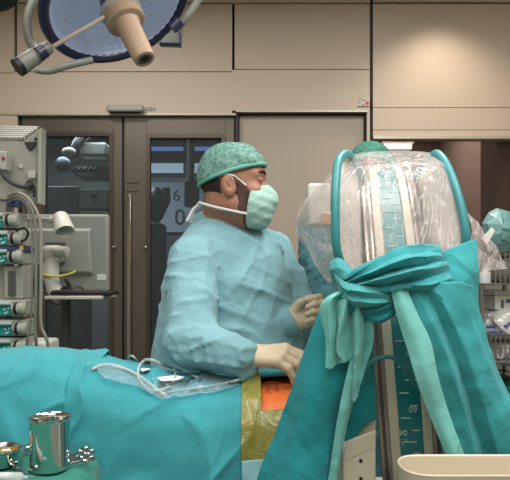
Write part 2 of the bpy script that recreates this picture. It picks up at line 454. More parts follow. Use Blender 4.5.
# things on the far wall
def wall_things():
    n = unit((TA, 1, 0))
    t = thing('door_sensor', Wp(130, 112), 'grey automatic door sensor over the gap between the dark doors', 'sensor')
    m = MB(); m.wbox(109, 145, 106.5, 113.5, -.055, -.006); obj('housing', m, mat('sensor grey', '#a3a19d', .5), t, bevel=.012)
    m = MB(); m.wbox(112, 141, 112.6, 113.8, -.045, -.01); obj('lens', m, M_black, t)
    text_mesh('GiN', .034, Wp(150.5, 109.5)-n*.002, (1, -TA, 0), (0,0,1), 'lettering', M_greyd, t)
    t = thing('notice_sticker', Wp(363, 104), 'small white notice with red dot beside the beige sliding panel', 'sticker')
    m = MB(); m.wbox(357.5, 369.2, 97.5, 107, -.002, -.0002); obj('paper', m, mat('sticker paper', '#c9c1b6', .6), t)
    m = MB()
    for k, (a, b) in enumerate(((358.5,361),(362,366),(358.5,360),(358.5,360.2),(362,364.5))): m.wbox(a, b, 98.5+k*1.5, 99.1+k*1.5, -.003, -.002)
    m.wbox(357.5, 369.2, 106.0, 107, -.003, -.002); obj('print', m, M_greyd, t)
    m = MB(); m.lathe([(0,.011),(.0012,.011)], Wp(367.2, 103.2)-n*.0035, n, 24); obj('red_dot', m, mat('red print', '#c04a44', .5), t)
wall_things()

# seen through the glass
def beyond():
    # corridor seen through door_2: outside windows, notice board, dark trolley
    sky = emat('daylight pane', '#6f84c4', 1.0); fac = emat('bright facade', '#9fb3c4', 1.0)
    def back(px0, px1, py0, py1, Y, mb, th=.03, mi=0): mb.pbox(px0, px1, py0, py1, Y, Y+th, mi)
    for k, (a, b, c, d) in enumerate(((149,183,134,172),(193,231,134,172))):
        t = thing('corridor_window', P((a+b)/2, d, 5.84), ['left bluish window seen through the glazed door', 'right bluish window seen through the glazed door behind the surgeon'][k], 'window')
        m = MB(); back(a, b, c+1, c+17, 5.84, m); obj('sky_pane', m, sky, t)
        m = MB(); back(a, b, c+29, d+1, 5.84, m); obj('lower_pane', m, fac, t)
        m = MB(); back(a-2, b+2, c-1, c+1, 5.83, m); back(a-2, b+2, c+17, c+29, 5.83, m); back(a-2, b+2, d+1, d+3, 5.83, m); obj('frame', m, M_dark, t)
    t = thing('notice_board', P(178, 226, 5.84), 'pale board with black numeral behind the glazed door', 'board')
    m = MB(); back(150, 204, 182, 232, 5.84, m, .06); obj('panel', m, mat('board blue grey', '#a9b4c6', .6), t)
    text_mesh('6', .155, P(176.5, 196, 5.835), (1,0,0), (0,0,1), 'numeral', M_black, t)
    text_mesh('0', .22, P(180, 218, 5.835), (1,0,0), (0,0,1), 'numeral', M_black, t)
    t = thing('equipment_tower', P(160, 400, 4.5), 'dark equipment tower silhouetted behind the glazed door', 'equipment')
    m = MB(); back(146, 161, 222, 442, 4.5, m, .3); obj('cabinet', m, M_black, t, bevel=.02)
    m = MB(); m.ell(P(156, 205, 4.6), (.075, .06, .14)); m.tube([P(160,215,4.6), P(167,200,4.6), P(166,188,4.6)], .03); obj('console', m, M_black, t)
    t = thing('camera_head', P(190, 205, 4.55), 'dark equipment arm hanging before the pale board behind glass', 'equipment')
    m = MB(); back(184, 198, 180, 206, 4.6, m, .12); obj('body', m, M_black, t, bevel=.01)
    m = MB(); m.tube([P(190,100,4.62), P(191,160,4.62), P(190,182,4.62)], .03); obj('arm', m, M_dark, t)
    t = thing('wall_cabinet', P(180, 480, 5.4), 'dark low cabinet beyond the glazed door', 'cabinet')
    m = MB(); back(140, 232, 236, 420, 5.4, m, .4); obj('body', m, mat('slate cabinet', '#474a55', .6), t, bevel=.01)
    # behind door_1
    t = thing('anaesthesia_unit', P(80, 480, 4.5), 'grey anaesthesia unit with drawers behind the left glazed door', 'medical machine')
    m = MB(); back(46, 78, 186, 420, 4.5, m, .4); obj('body', m, mat('unit slate', '#4b4e50', .5), t, bevel=.01)
    for k in range(3):
        m = MB(); back(79, 108, 189+k*22, 209+k*22, 4.48, m, .4); d = obj('drawer', m, mat('drawer grey', '#72716d', .5), t, bevel=.01)
        m = MB(); m.tube([P(91,195+k*22,4.47), P(97,195+k*22,4.47)], .012); obj('handle', m, M_black, d)
    m = MB(); back(74, 106, 166, 176, 4.5, m, .3); obj('shelf', m, M_dark, t)
    m = MB()
    for a in range(6): m.tube([P(72+a*5,172,4.44), P(76+a*5,168,4.43), P(80+a*5,171,4.44), P(84+a*4,167,4.45)], .012, 6)
    obj('tubing', m, M_black, t)
    m = MB(); m.ell(P(63,165,4.45), (.06,.06,.06)); obj('dial', m, mat('dial blue grey', '#3b4552', .4), t)
    t = thing('ceiling_boom', P(78, 140, 4.4), 'curved dark boom arm at the top of the left glazed door', 'equipment arm')
    m = MB(); m.tube(crom([P(98,128,4.4),P(84,136,4.4),P(76,146,4.35),P(75,158,4.35)], 14), .035, 10); obj('arm', m, M_black, t)
    m = MB(); m.ell(P(69,152,4.3), (.05,.04,.035)); obj('joint', m, M_white, t)
    m = MB(); back(78, 106, 142, 156, 4.4, m, .15); obj('housing', m, M_grey, t, bevel=.02)
    # lamp in the annex
    t = thing('ceiling_lamp', P(400, 150, 4.6), 'lit white ceiling lamp seen through the right window', 'lamp')
    m = MB(); m.pbox(384, 412, 143.5, 149, 4.6, 4.7); obj('diffuser', m, emat('annex lamp', '#dfe8ee', 1.1), t)
    m = MB(); m.pbox(382, 414, 141.5, 143.5, 4.6, 4.9); obj('housing', m, M_grey, t)
beyond()

# ------------------------------------------------------------------ surgical lamp
def surgical_lamp():
    Y = 1.9; c = P(116, 2, Y); ry = unit(c-np.array([0,0,EYE])); ru = unit(np.cross(ry, (0,0,1))); rd = np.cross(ry, ru); d = unit(-ry*.68+.735*(.49*ru+.87*rd))
    t = thing('surgical_lamp', c, 'round overhead operating lamp with navy rim and beige handle', 'operating lamp')
    R = .232; navy = mat('navy rim', '#1d2145', .35, coat=.3); hous = mat('lamp housing grey', '#84867f', .4)
    m = MB(); m.lathe([(-.16,.0),(-.16,.05),(-.15,.12),(-.11,.19),(-.05,.232),(-.006,.243),(.0,.24)], c, d, 64, caps=False); obj('housing', m, hous, t)
    m = MB()
    up = unit(np.cross(d, (0,0,1))); vv = np.cross(d, up)
    ring = [c+(up*math.cos(a)+vv*math.sin(a))*R+d*.008 for a in np.linspace(0, 2*math.pi, 72, endpoint=False)]
    m.tube(ring, .017, 12, closed=True); obj('rim', m, navy, t)
    # faceted reflector bowl under the glass
    M = Mat('reflector facets'); M.b.inputs['Metallic'].default_value = .25; M.b.inputs['Roughness'].default_value = .25; M.b.inputs['Base Color'].default_value = lin('#c3cbd8'); M.b.inputs['Emission Color'].default_value = lin('#a9b6cc'); M.b.inputs['Emission Strength'].default_value = .22
    m = MB(); n = 96; prof = [(.012,.215),(-.02,.20),(-.045,.165),(-.06,.12),(-.068,.07),(-.07,.0)]
    G = []
    for k in range(24):
        u = k/23*(len(prof)-1); i = min(int(u), len(prof)-2); q = u-i
        tt = prof[i][0]*(1-q)+prof[i+1][0]*q; rr = prof[i][1]*(1-q)+prof[i+1][1]*q
        row = []
        for j in range(192):
            a = 2*math.pi*j/192
            row.append(c+d*(tt+.003*((j % 4) in (0,1))+.002*(k % 2))+(up*math.cos(a)+vv*math.sin(a))*rr)
        G.append(row)
    m.grid(G, closed_u=True); obj('reflector', m, M.m, t, smooth=False)
    m = MB(); m.lathe([(0,.0),(.004,.215),(.008,.216),(.012,.0)], c+d*.006, d, 64); obj('lens', m, clear('lamp glass', '#f6f7fb', .08, .05, white='#c3cadb'), t)
    # reflection of a light bar in the bowl, built as a slim tube: strut
    s0 = c+d*.02; a0 = P(54, 46, Y); a1 = P(110, 14, 1.85)
    m = MB(); m.tube([a0, a1], .007, 8); obj('bar_reflection', m, mat('strut pink white', '#e3cfc6', .4), t)
    m = MB(); m.lathe([(-.04,.035),(-.01,.05),(.012,.05)], c, d, 40); obj('bulb_shield', m, mat('bulb shield', '#38303d', .3), t)
    # sterile handle
    bm_ = mat('sterile handle beige', '#aa9078', .5); k = MB()
    k.lathe([(.03,.055),(.034,.066),(.045,.066),(.052,.06)], c, d, 48); h = obj('handle_collar', k, M_grey, t)
    k = MB(); k.lathe([(.05,.05),(.052,.061),(.058,.063),(.085,.062),(.09,.058),(.094,.042),(.10,.039),(.225,.034),(.238,.032),(.24,.029),(.24,.022),(.225,.021),(.222,.0)], c, d, 48)
    hd = obj('handle', k, bm_, t)
    k = MB(); k.lathe([(.2225,.0),(.2235,.02),(.2375,.0205),(.2375,.0135),(.226,.012),(.225,.0)], c, d, 32); obj('handle_socket', k, M_greyd, hd)
    # yoke: the grey fork that carries the head
    y = MB()
    y.tube(crom([P(52,-22,1.98), P(34,0,1.95), P(27,22,1.92), P(30,42,1.9), P(38,52,1.88), P(40,58,1.87)], 24), .0135, 12)
    y.tube(crom([P(36,70,1.86), P(50,71,1.86), P(66,66,1.86), P(92,60,1.9)], 16), .011, 12)
    obj('yoke', y, hous, t)
    y = MB(); y.lathe([(0,.026),(.012,.028),(.06,.026),(.115,.019)], P(20,66,1.86), P(48,48,1.9)-P(20,66,1.86), 28); pv = obj('pivot', y, hous, t)
    y = MB(); y.lathe([(-.012,.024),(-.012,.029),(.004,.029)], P(20,66,1.86), P(48,48,1.9)-P(20,66,1.86), 28); obj('end_cap', y, M_black, pv)
    y = MB(); y.lathe([(0,.0235),(.025,.0225)], P(38,54.5,1.87), P(48,48,1.9)-P(20,66,1.86), 28); obj('blue_band', y, navy, pv)
    y = MB(); y.tube(crom([P(214,-22,1.9), P(197,2,1.9), P(186,18,1.9), P(176,30,1.92)], 16), .012, 12); obj('yoke', y, hous, t)
    y = MB(); y.tube([P(180,21,1.9), P(172,29,1.9)], .017, 12); obj('blue_band', y, navy, t)
    # rear housing corner seen below the rim
    y = MB(); y.prism([P(158,43,2.02), P(181,44,2.02), P(181,26,2.02), P(176,30,2.02), P(166,34,2.02)], (0,.04,0)); obj('side_bracket', y, mat('bracket grey', '#8c918c', .4), t, bevel=.004)
    y = MB(); y.tube([P(160,44,2.0), P(180.5,44.5,2.0), P(181,26,2.0)], .006, 8); obj('bracket_edge', y, navy, t)
    # stem to the ceiling
    y = MB(); y.tube([P(52,-22,1.98), c-d*.2+np.array([0,0,.12]), P(214,-22,1.9)], .014, 12); y.tube([c-d*.2+np.array([0,0,.12]), [c[0]-.08, 2.1, 2.95]], .03, 16); obj('ceiling_arm', y, hous, t)
    # satellite lamp at the corner
    c2 = P(-14, -16, 1.75); d2 = unit((.1,-.4,-.9))
    t = thing('surgical_lamp', c2, 'grey edge of second operating lamp in the top left corner', 'operating lamp')
    m = MB(); m.lathe([(-.1,.03),(-.09,.07),(-.02,.095),(.0,.097)], c2, d2, 40); obj('housing', m, hous, t)
    m = MB(); m.lathe([(.0,.097),(.012,.092),(.014,.0)], c2, d2, 40); obj('rim', m, M_black, t)
    m = MB(); m.tube([c2-d2*.08, [c2[0], c2[1]+.1, 2.95]], .02); obj('ceiling_arm', m, hous, t)
surgical_lamp()

# ------------------------------------------------------------------ equipment on the left
def equipment():
    shell = mat('instrument shell', '#9c9c92', .5); teal_s = mat('pump display teal', '#1f8f86', .35)
    # perforated sheet for the monitor top
    M = Mat('perforated shell'); tc = M.n('ShaderNodeTexCoord'); mp = M.n('ShaderNodeMapping'); mp.inputs['Scale'].default_value = (110, 110, 110)
    vo = M.n('ShaderNodeTexVoronoi'); vo.inputs['Randomness'].default_value = 0
    M.l(tc.outputs['Object'], mp.inputs[0]); M.l(mp.outputs[0], vo.inputs['Vector']); vo.inputs['Scale'].default_value = 1
    rp = M.n('ShaderNodeValToRGB'); rp.color_ramp.interpolation = 'CONSTANT'; rp.color_ramp.elements[0].color = lin('#4e4e48'); rp.color_ramp.elements[1].color = lin('#9c9c92'); rp.color_ramp.elements[1].position = .52
    M.l(vo.outputs['Distance'], rp.inputs['Fac']); M.l(rp.outputs[0], M.b.inputs['Base Color'])
    perf = M.m
    # patient monitor, back view
    Y = 2.1
    t = thing('patient_monitor', P(10, 203, Y), 'large beige patient monitor with perforated top, seen from behind', 'monitor')
    z = MB()
    A = [P(-35,140,Y), P(27,141,Y), P(38,207,Y), P(-35,198,Y)]
    z.prism([P(-35,141,Y), P(24,141,Y), P(38,130,Y+.01), P(38,203,Y+.02), P(-35,196,Y)][::-1], (0,.05,0)); obj('shell', z, shell, t, bevel=.004)
    z = MB(); z.hexa([P(-35,141,Y-.002), P(24,141,Y-.002), P(39,130,Y+.05), P(-35,126,Y+.06), P(-35,138,Y-.002), P(22,138,Y-.002), P(40,126,Y+.05), P(-35,124,Y+.06)]); obj('vent_grille', z, perf, t, bevel=.002)
    z = MB(); z.prism([P(37.5,130,Y-.004), P(41.5,127,Y-.004), P(40.5,204,Y-.004), P(37,204,Y-.004)][::-1], (0,.05,0)); obj('edge_strip', z, mat('edge strip', '#a0a399', .5), t, bevel=.003)
    for (a, b, sgn) in ((30,142,1), (29,188,-1)):
        z = MB(); pts = [P(a-6, b, Y-.003)]+[P(a-6+12*k/12, b+sgn*8*math.sin(math.pi*k/12), Y-.003) for k in range(1,12)]+[P(a+6, b, Y-.003)]
        z.prism(pts, (0,.01,0)); obj('grip_recess', z, mat('recess dark', '#2e2c29', .7), t)
    for (a, b) in ((35.5,139),(34,192),(34,195.5)):
        z = MB(); z.lathe([(0,.005),(.004,.005)], P(a, b, Y-.004), (0,1,0), 12); obj('screw', z, M_black, t)
    sk = mat('label grey', '#b5b6ac', .5)
    z = MB(); z.pbox(28,35,170,178,Y-.006,Y); obj('sticker', z, sk, t, bevel=.001)
    z = MB(); z.pbox(19,22.5,164,168,Y-.004,Y); obj('sticker', z, sk, t, bevel=.001)
    # connector block left of it
    t = thing('cable_connector', P(4, 170, 2.05), 'small grey connector block at the left edge of the large monitor', 'connector')
    z = MB(); z.pbox(-6,6,151,170,2.04,2.09); obj('block', z, M_grey, t, bevel=.004)
    z = MB(); z.lathe([(0,.006),(.006,.006)], P(3,158,2.035), (0,1,0), 12); obj('button', z, mat('red button', '#9c3a33', .5), t)
    tag(obj('sensor_cable', MB().tube(crom([P(0,170,2.04),P(6,178,2.03),P(14,184,2.03),P(24,187,2.05),P(31,184,2.09)], 24), .008, 8), mat('dark cable', '#35383a', .6)), 'thick dark cable looping under the large monitor', 'cable')
    # pump rack
    t = thing('pump_rack', P(2, 600, 2.12), 'grey rack of the infusion pumps at the left edge', 'rack')
    z = MB(); z.pbox(-18,6,185,352,2.12,2.2); obj('frame', z, mat('rack grey', '#8f9089', .5), t, bevel=.004)
    z = MB(); z.tube([P(-6,180,2.16), [P(-6,180,2.16)[0], 2.16, .05]], .018, 14); obj('pole', z, M_steelb, t)
    z = MB(); z.box([P(-6,180,2.16)[0], 2.16, .04], (.5,.5,.04)); obj('base', z, M_greyd, t, bevel=.01)
    z = MB(); z.pbox(4,23,266,299,2.10,2.2); p = obj('power_module', z, shell, t, bevel=.004)
    z = MB(); z.pbox(8,15,271,296,2.092,2.1); obj('slot', z, M_greyd, p, bevel=.002)
    nv = mat('rail navy', '#3a3f6a', .5); z = MB(); z.pbox(0,23,246.5,250.5,2.07,2.2); obj('blue_rail', z, nv, t, bevel=.002); z = MB(); z.pbox(6,15,198,206,2.06,2.12); obj('blue_connector', z, nv, t, bevel=.002)
    z = MB(); z.pbox(19.6,23,245.5,250,2.065,2.07); obj('yellow_label', z, mat('yellow label', '#c9b35a', .6), t)
    # syringe pumps
    spots = [(220,-5,'topmost teal syringe pump, below the large monitor'), (238,0,'teal syringe pump second from top, above the navy rail'), (256,-1,'teal syringe pump just under the navy rail'),
             (308,3,'teal syringe pump just under the slotted power module'), (328,4,'second lowest teal syringe pump, with a yellow sticker'), (346,3,'lowest teal syringe pump, just above the patient drape')]
    def pump(cx, cy):
        Yp = 2.08
        r = thing('syringe_pump', P(cx, cy+8, Yp), 'pump', 'syringe pump', 'syringe pumps in the rack')
        z = MB(); z.pbox(cx-22, cx+22, cy-8.2, cy+8.2, Yp, Yp+.1); obj('body', z, shell, r, bevel=.006)
        z = MB(); z.pbox(cx-22, cx+8, cy-3, cy+7, Yp-.004, Yp+.01); d = obj('display', z, teal_s, r, bevel=.002)
        z = MB()
        for a, b in ((1,1),(4,4),(2,5),(5,0)): z.lathe([(0,.0032),(.003,.0032)], P(cx+a, cy+b, Yp-.007), (0,1,0), 10)
        obj('indicator', z, mat('indicator pale', '#cfe3e6', .4), d)
        z = MB(); z.lathe([(0,.014),(.012,.019),(.03,.019),(.032,.022),(.044,.023),(.05,.016)], P(cx+9, cy, Yp-.01), (1,0,0), 20); obj('plunger_drive', z, mat('drive pale grey', '#a5a69c', .45), r)
        z = MB(); z.lathe([(0,.0195),(.005,.0215),(.010,.0195)], P(cx+12, cy, Yp-.01), (1,0,0), 20); obj('drive_seal', z, M_rub, r)
        z = MB(); z.lathe([(-.09,.007),(0,.007)], P(cx+8, cy-5, Yp-.012), (1,0,0), 14); obj('syringe_barrel', z, mat('syringe pale', '#a9bdb8', .2), r)
        return r
    M_pump = None
    proto = pump(spots[0][1], spots[0][0]); proto['label'] = spots[0][2]
    base = P(spots[0][1], spots[0][0]+8, 2.08)
    for cy, cx, lab in spots[1:]:
        r = proto.copy(); C.objects.link(r); r['label'] = lab; r.location = Vector(P(cx, cy+8, 2.08))
        for ch in proto.children:
            c = ch.copy(); C.objects.link(c); c.parent = r
            for g in ch.children:
                q = g.copy(); C.objects.link(q); q.parent = c
    z = MB(); z.pbox(23.2,25.84,313,316.5,2.074,2.079); tag(obj('yellow_sticker', z, mat('yellow sticker', '#c9b35a', .6)), 'small yellow sticker on the pump stack', 'sticker')
    tag(obj('pump_lead', MB().tube(crom([P(16,231,2.05),P(24,228,2.03),P(28,233,2.04),P(25,240,2.05),P(19,241,2.06)], 20), .004, 8), M_black), 'short black lead looping beside the upper pumps', 'cable')
    # second monitor with its arm
    Y = 2.5
    t = thing('display_monitor', P(68, 291, Y), 'pale grey flat display seen from behind on a white arm', 'monitor')
    g1 = mat('display back', '#858983', .5); g2 = mat('display hump', '#90938c', .5)
    z = MB(); z.pbox(24, 108.5, 214, 291, Y, Y+.035); obj('back_panel', z, g1, t, bevel=.012)
    z = MB(); a = P(24,271,Y-.035); b = P(90,229,Y-.035)
    z.hexa([P(22,272,Y-.03), P(91,272,Y-.03), P(94,275,Y), P(22,275,Y), P(22,230,Y-.03), P(89,230,Y-.03), P(92,228,Y), P(22,228,Y)]); obj('rear_housing', z, g2, t, bevel=.006)
    z = MB(); z.pbox(45,64,242,263,Y-.05,Y-.03); obj('mount_plate', z, M_greyd, t, bevel=.003)
    z = MB(); z.pbox(97,106,274,280,Y-.002,Y); obj('label_plate', z, mat('label white', '#c7cac4', .6), t)
    z = MB(); z.lathe([(0,.004),(.003,.004)], P(68,216,Y-.003), (0,1,0), 10); obj('screw', z, M_greyd, t)
    t = thing('monitor_arm', P(55, 300, 2.4), 'white curved support arm behind the flat display', 'support arm')
    wm = mat('arm white', '#bdbcb4', .4)
    z = MB(); z.pbox(40,60,245,263,2.36,2.44); obj('head_block', z, wm, t, bevel=.02)
    z = MB(); z.tube(crom([P(52,258,2.39),P(50,275,2.38),P(53,290,2.38),P(62,302,2.38)], 20), [.03+.006*math.sin(i/19*3.1) for i in range(20)], 16); obj('curved_arm', z, wm, t)
    z = MB(); z.lathe([(0,.012),(.0,.022),(.05,.022),(.055,.012)], P(56,252,2.37), (1,-.2,0), 18); obj('joint_knob', z, M_grey, t)
    z = MB(); z.hexa([P(8,300,2.42), P(18,297,2.42), P(18,297,2.47), P(8,300,2.47), P(31,262,2.42), P(40,262,2.42), P(40,262,2.47), P(31,262,2.47)]); z.hexa([P(18,297,2.43), P(22,300,2.43), P(22,300,2.46), P(18,297,2.46), P(34,258,2.43), P(46,254,2.43), P(46,254,2.46), P(34,258,2.46)]); obj('beam', z, wm, t, bevel=.004)
    z = MB(); z.tube([P(15,295,2.5), [P(15,295,2.5)[0], 2.5, .05]], .03, 16); z.box([P(15,295,2.5)[0], 2.5, .05], (.3,.4,.06)); obj('stand', z, M_greyd, t)
    # keyboard shelf
    t = thing('keyboard_shelf', P(80, 302, 2.45), 'white tray with black keyboard below the flat display', 'shelf')
    z = MB(); z.pbox(44,102,296,299.5,2.3,2.55); obj('tray', z, wm, t, bevel=.003)
    z = MB(); z.tube([P(66,299,2.5), [P(66,299,2.5)[0], 2.5, .1]], .02, 12); obj('post', z, M_greyd, t)
    k = thing('keyboard', P(82, 296, 2.4), 'black keyboard resting on the white tray', 'keyboard')
    z = MB(); z.pbox(50,112,291.5,295.8,2.32,2.44); obj('body', z, M_black, k, bevel=.003)
    z = MB()
    for i in range(12):
        for j in range(3): z.pbox(52+i*4.7,56+i*4.7,290,291.5,2.33+j*.033,2.355+j*.033)
    obj('keys', z, M_greyd, k, bevel=.001)
    z = MB(); z.ell(P(72,290,2.38), (.05,.03,.018)); z.tube(crom([P(66,280,2.4),P(70,286,2.37),P(76,288,2.37),P(84,291,2.38)], 14), .008, 8); tag(obj('cable_bundle', z, M_black), 'bunched black cables behind the keyboard', 'cable')
    tag(obj('yellow_cable', MB().tube(crom([P(40,273,2.36),P(48,276,2.34),P(60,276,2.34),P(72,273,2.4),P(75,271,2.44)], 20), .0045, 8), mat('yellow cable', '#b9b04a', .5)), 'thin yellow cable crossing the white arm', 'cable')
    tag(obj('black_cable', MB().tube(crom([P(42,276,2.36),P(45,290,2.33),P(50,300,2.31),P(57,304,2.3),P(63,300,2.31),P(66,294,2.31)], 26), .006, 8), M_black), 'black cable hanging below the white arm', 'cable')
    # lamp
    t = thing('examination_lamp', P(64, 237, 2.25), 'small white cone lamp in front of the flat display', 'lamp')
    ax = P(66,236,2.2)-P(60,215,2.25)
    z = MB(); z.lathe([(0,.02),(.004,.026),(.012,.029),(.076,.037),(.084,.036),(.084,.031),(.03,.02)], P(60,215,2.25), ax, 32); obj('shade', z, mat('lamp shade white', '#cfcdc2', .45), t)
    z = MB(); z.lathe([(-.002,.0),(-.002,.016),(.003,.018)], P(60,215,2.25), ax, 24)
    for k in range(8):
        a = k*math.pi/4; z.box(P(60,215,2.25)+np.array([.021*math.cos(a), .021*math.sin(a)*.3-.008, .012*math.sin(a)+.004]), (.005,.004,.005))
    obj('vent', z, M_greyd, t)
    z = MB(); z.tube(crom([P(56,221,2.25),P(48,219.5,2.26),P(38,219,2.28),P(22,220,2.3)], 16), .009, 10); z.lathe([(0,.013),(.03,.015)], P(50,220,2.255), (1,0,0), 14); obj('arm', z, mat('lamp arm', '#b9b8b0', .4), t)
    # hanging cables
    labs = ['grey cable hanging over the pump rack, rightmost', 'grey cable hanging beside the pump rack, middle', 'thin grey cable hanging beside the pump rack, leftmost']
    for i, (dx, r, c) in enumerate(((6,.0055,'#8b897f'), (1,.0055,'#7a776e'), (-3,.0035,'#77756e'))):
        p = [P(8,196+i*3,2.06), P(18,193+i*3,2.03), P(28+dx*.4,201+i*2,2.02), P(34+dx,222,2.02), P(35+dx,255,2.02), P(35+dx,290,2.02), P(34+dx*1.2,325,2.03), P(34+dx*2.4,350,2.05), P(36+dx*2,420,2.2)]
        tag(obj('hanging_cable', MB().tube(crom(p, 60), r, 10), mat('cable grey', c, .5)), labs[i], 'cable', 'cables hanging beside the pumps')
    tag(obj('equipment_box', MB().pbox(8,46,342,362,2.15,2.3), M_white, bevel=.01), 'low white unit behind the drape beside the pumps', 'equipment')
equipment()

# ------------------------------------------------------------------ people
def frame(yaw, pitch=0, roll=0):
    """columns: forward, left, up"""
    return np.array(Matrix.Rotation(yaw, 3, 'Z') @ Matrix.Rotation(pitch, 3, 'Y') @ Matrix.Rotation(roll, 3, 'X'))
def head_sdf(p, c, R, hollow=False):
    q = (p-c) @ R
    f = s_ell(q, (-.008, 0, .012), (.1, .079, .098))
    f = smin(f, s_ell(q, (.025, 0, -.055), (.066, .062, .09)), .03)
    f = smin(f, s_ell(q, (.066, 0, -.115), (.026, .03, .022)), .035)
    ab = q.copy(); ab[..., 1] = np.abs(ab[..., 1])
    f = smin(f, s_cap(ab, (.005, .055, -.075), (.055, .03, -.112), .02, .018), .03)          # jaw
    f = smin(f, s_cap(ab, (.078, .0, .028), (.066, .045, .024), .016, .012), .02)            # brow
    f = smin(f, s_cap(q, (.086, 0, .005), (.113, 0, -.036), .009, .013), .014)              # nose
    f = smin(f, s_ell(ab, (.106, .011, -.04), (.012, .009, .008)), .008)
    f = smin(f, s_ell(ab, (.066, .04, -.03), (.024, .022, .018)), .025)                     # cheek
    f = smax(f, -s_ell(ab, (.096, .032, .004), (.018, .019, .012)), .012)                   # eye socket
    f = smin(f, s_ell(ab, (.077, .032, .004), (.012, .015, .013)), .004)
    f = smin(f, s_ell(q, (.091, 0, -.068), (.011, .024, .006)), .01)                        # lips
    f = smin(f, s_ell(q, (.088, 0, -.08), (.011, .02, .006)), .01)
    # ears
    Re = np.array(Matrix.Rotation(-.25, 3, 'Y'))
    e = s_ell(ab, (-.006, .083, -.022), (.023, .011, .036), Re)
    e = smax(e, -s_ell(ab, (-.002, .0955, -.016), (.014, .0095, .023), Re), .003)
    e = smin(e, s_ell(ab, (-.008, .090, -.012), (.004, .004, .014), Re), .004)
    e = smin(e, s_ell(ab, (-.002, .083, -.022), (.006, .006, .009)), .004)
    f = smin(f, e, .008)
    return f
def hand_caps(w, d, n, curls, thumb_side, spread=1.0, tcurl=.5, sc=1.0, tout=.75):
    """capsules of a hand: wrist w, direction d, back-of-hand normal n"""
    d = unit(d); n = unit(np.array(n)-d*np.dot(n, d)); s = unit(np.cross(n, d))*thumb_side; w = np.array(w); caps = []
    offs = [.030, .010, -.010, -.029]; kn = [.088, .092, .087, .078]; ln = [(.042,.026,.021),(.046,.030,.022),(.043,.028,.021),(.034,.021,.018)]
    for i in range(4):
        k = w+d*kn[i]*sc+s*offs[i]*sc+n*(.004-.003*abs(i-1.2))*sc
        caps.append((w+s*offs[i]*.55*sc+d*.005, k, .0165*sc, .0125*sc, 'palm'))
        dd = unit(d+s*offs[i]*spread*2.5); a = 0; q = k
        for j in range(3):
            a += curls[i][j]; v = dd*math.cos(a)-n*math.sin(a); q2 = q+v*ln[i][j]*sc
            caps.append((q, q2, (.0100-.0009*j)*sc, (.0093-.0010*j)*sc, 'f%d' % i)); q = q2
    t0 = w+d*.022*sc+s*.020*sc-n*.006*sc; v = unit(d*.75+s*tout-n*.40); t1 = t0+v*.042*sc
    caps.append((t0, t1, .0165*sc, .0125*sc, 'thumb'))
    v2 = unit(v*math.cos(tcurl)+(d*.8-s*.45-n*.35)*math.sin(tcurl)); t2 = t1+v2*.033*sc
    v3 = unit(v2*math.cos(tcurl*.6)+(d*.5-s*.7-n*.3)*math.sin(tcurl*.6)); t3 = t2+v3*.026*sc
    caps.append((t1, t2, .0115*sc, .0105*sc, 'thumb')); caps.append((t2, t3, .0105*sc, .0085*sc, 'thumb'))
    return caps
def hand_sdf(p, caps, grow=0):
    groups = {}
    for a, b, r0, r1, g in caps:
        f = s_cap(p, a, b, r0+grow, r1+grow)
        groups[g] = smin(groups[g], f, .012 if g == 'palm' else .003) if g in groups else f
    out = groups.pop('palm')
    fing = None
    for g in groups: fing = groups[g] if fing is None else np.minimum(fing, groups[g])
    return smin(out, fing, .006)

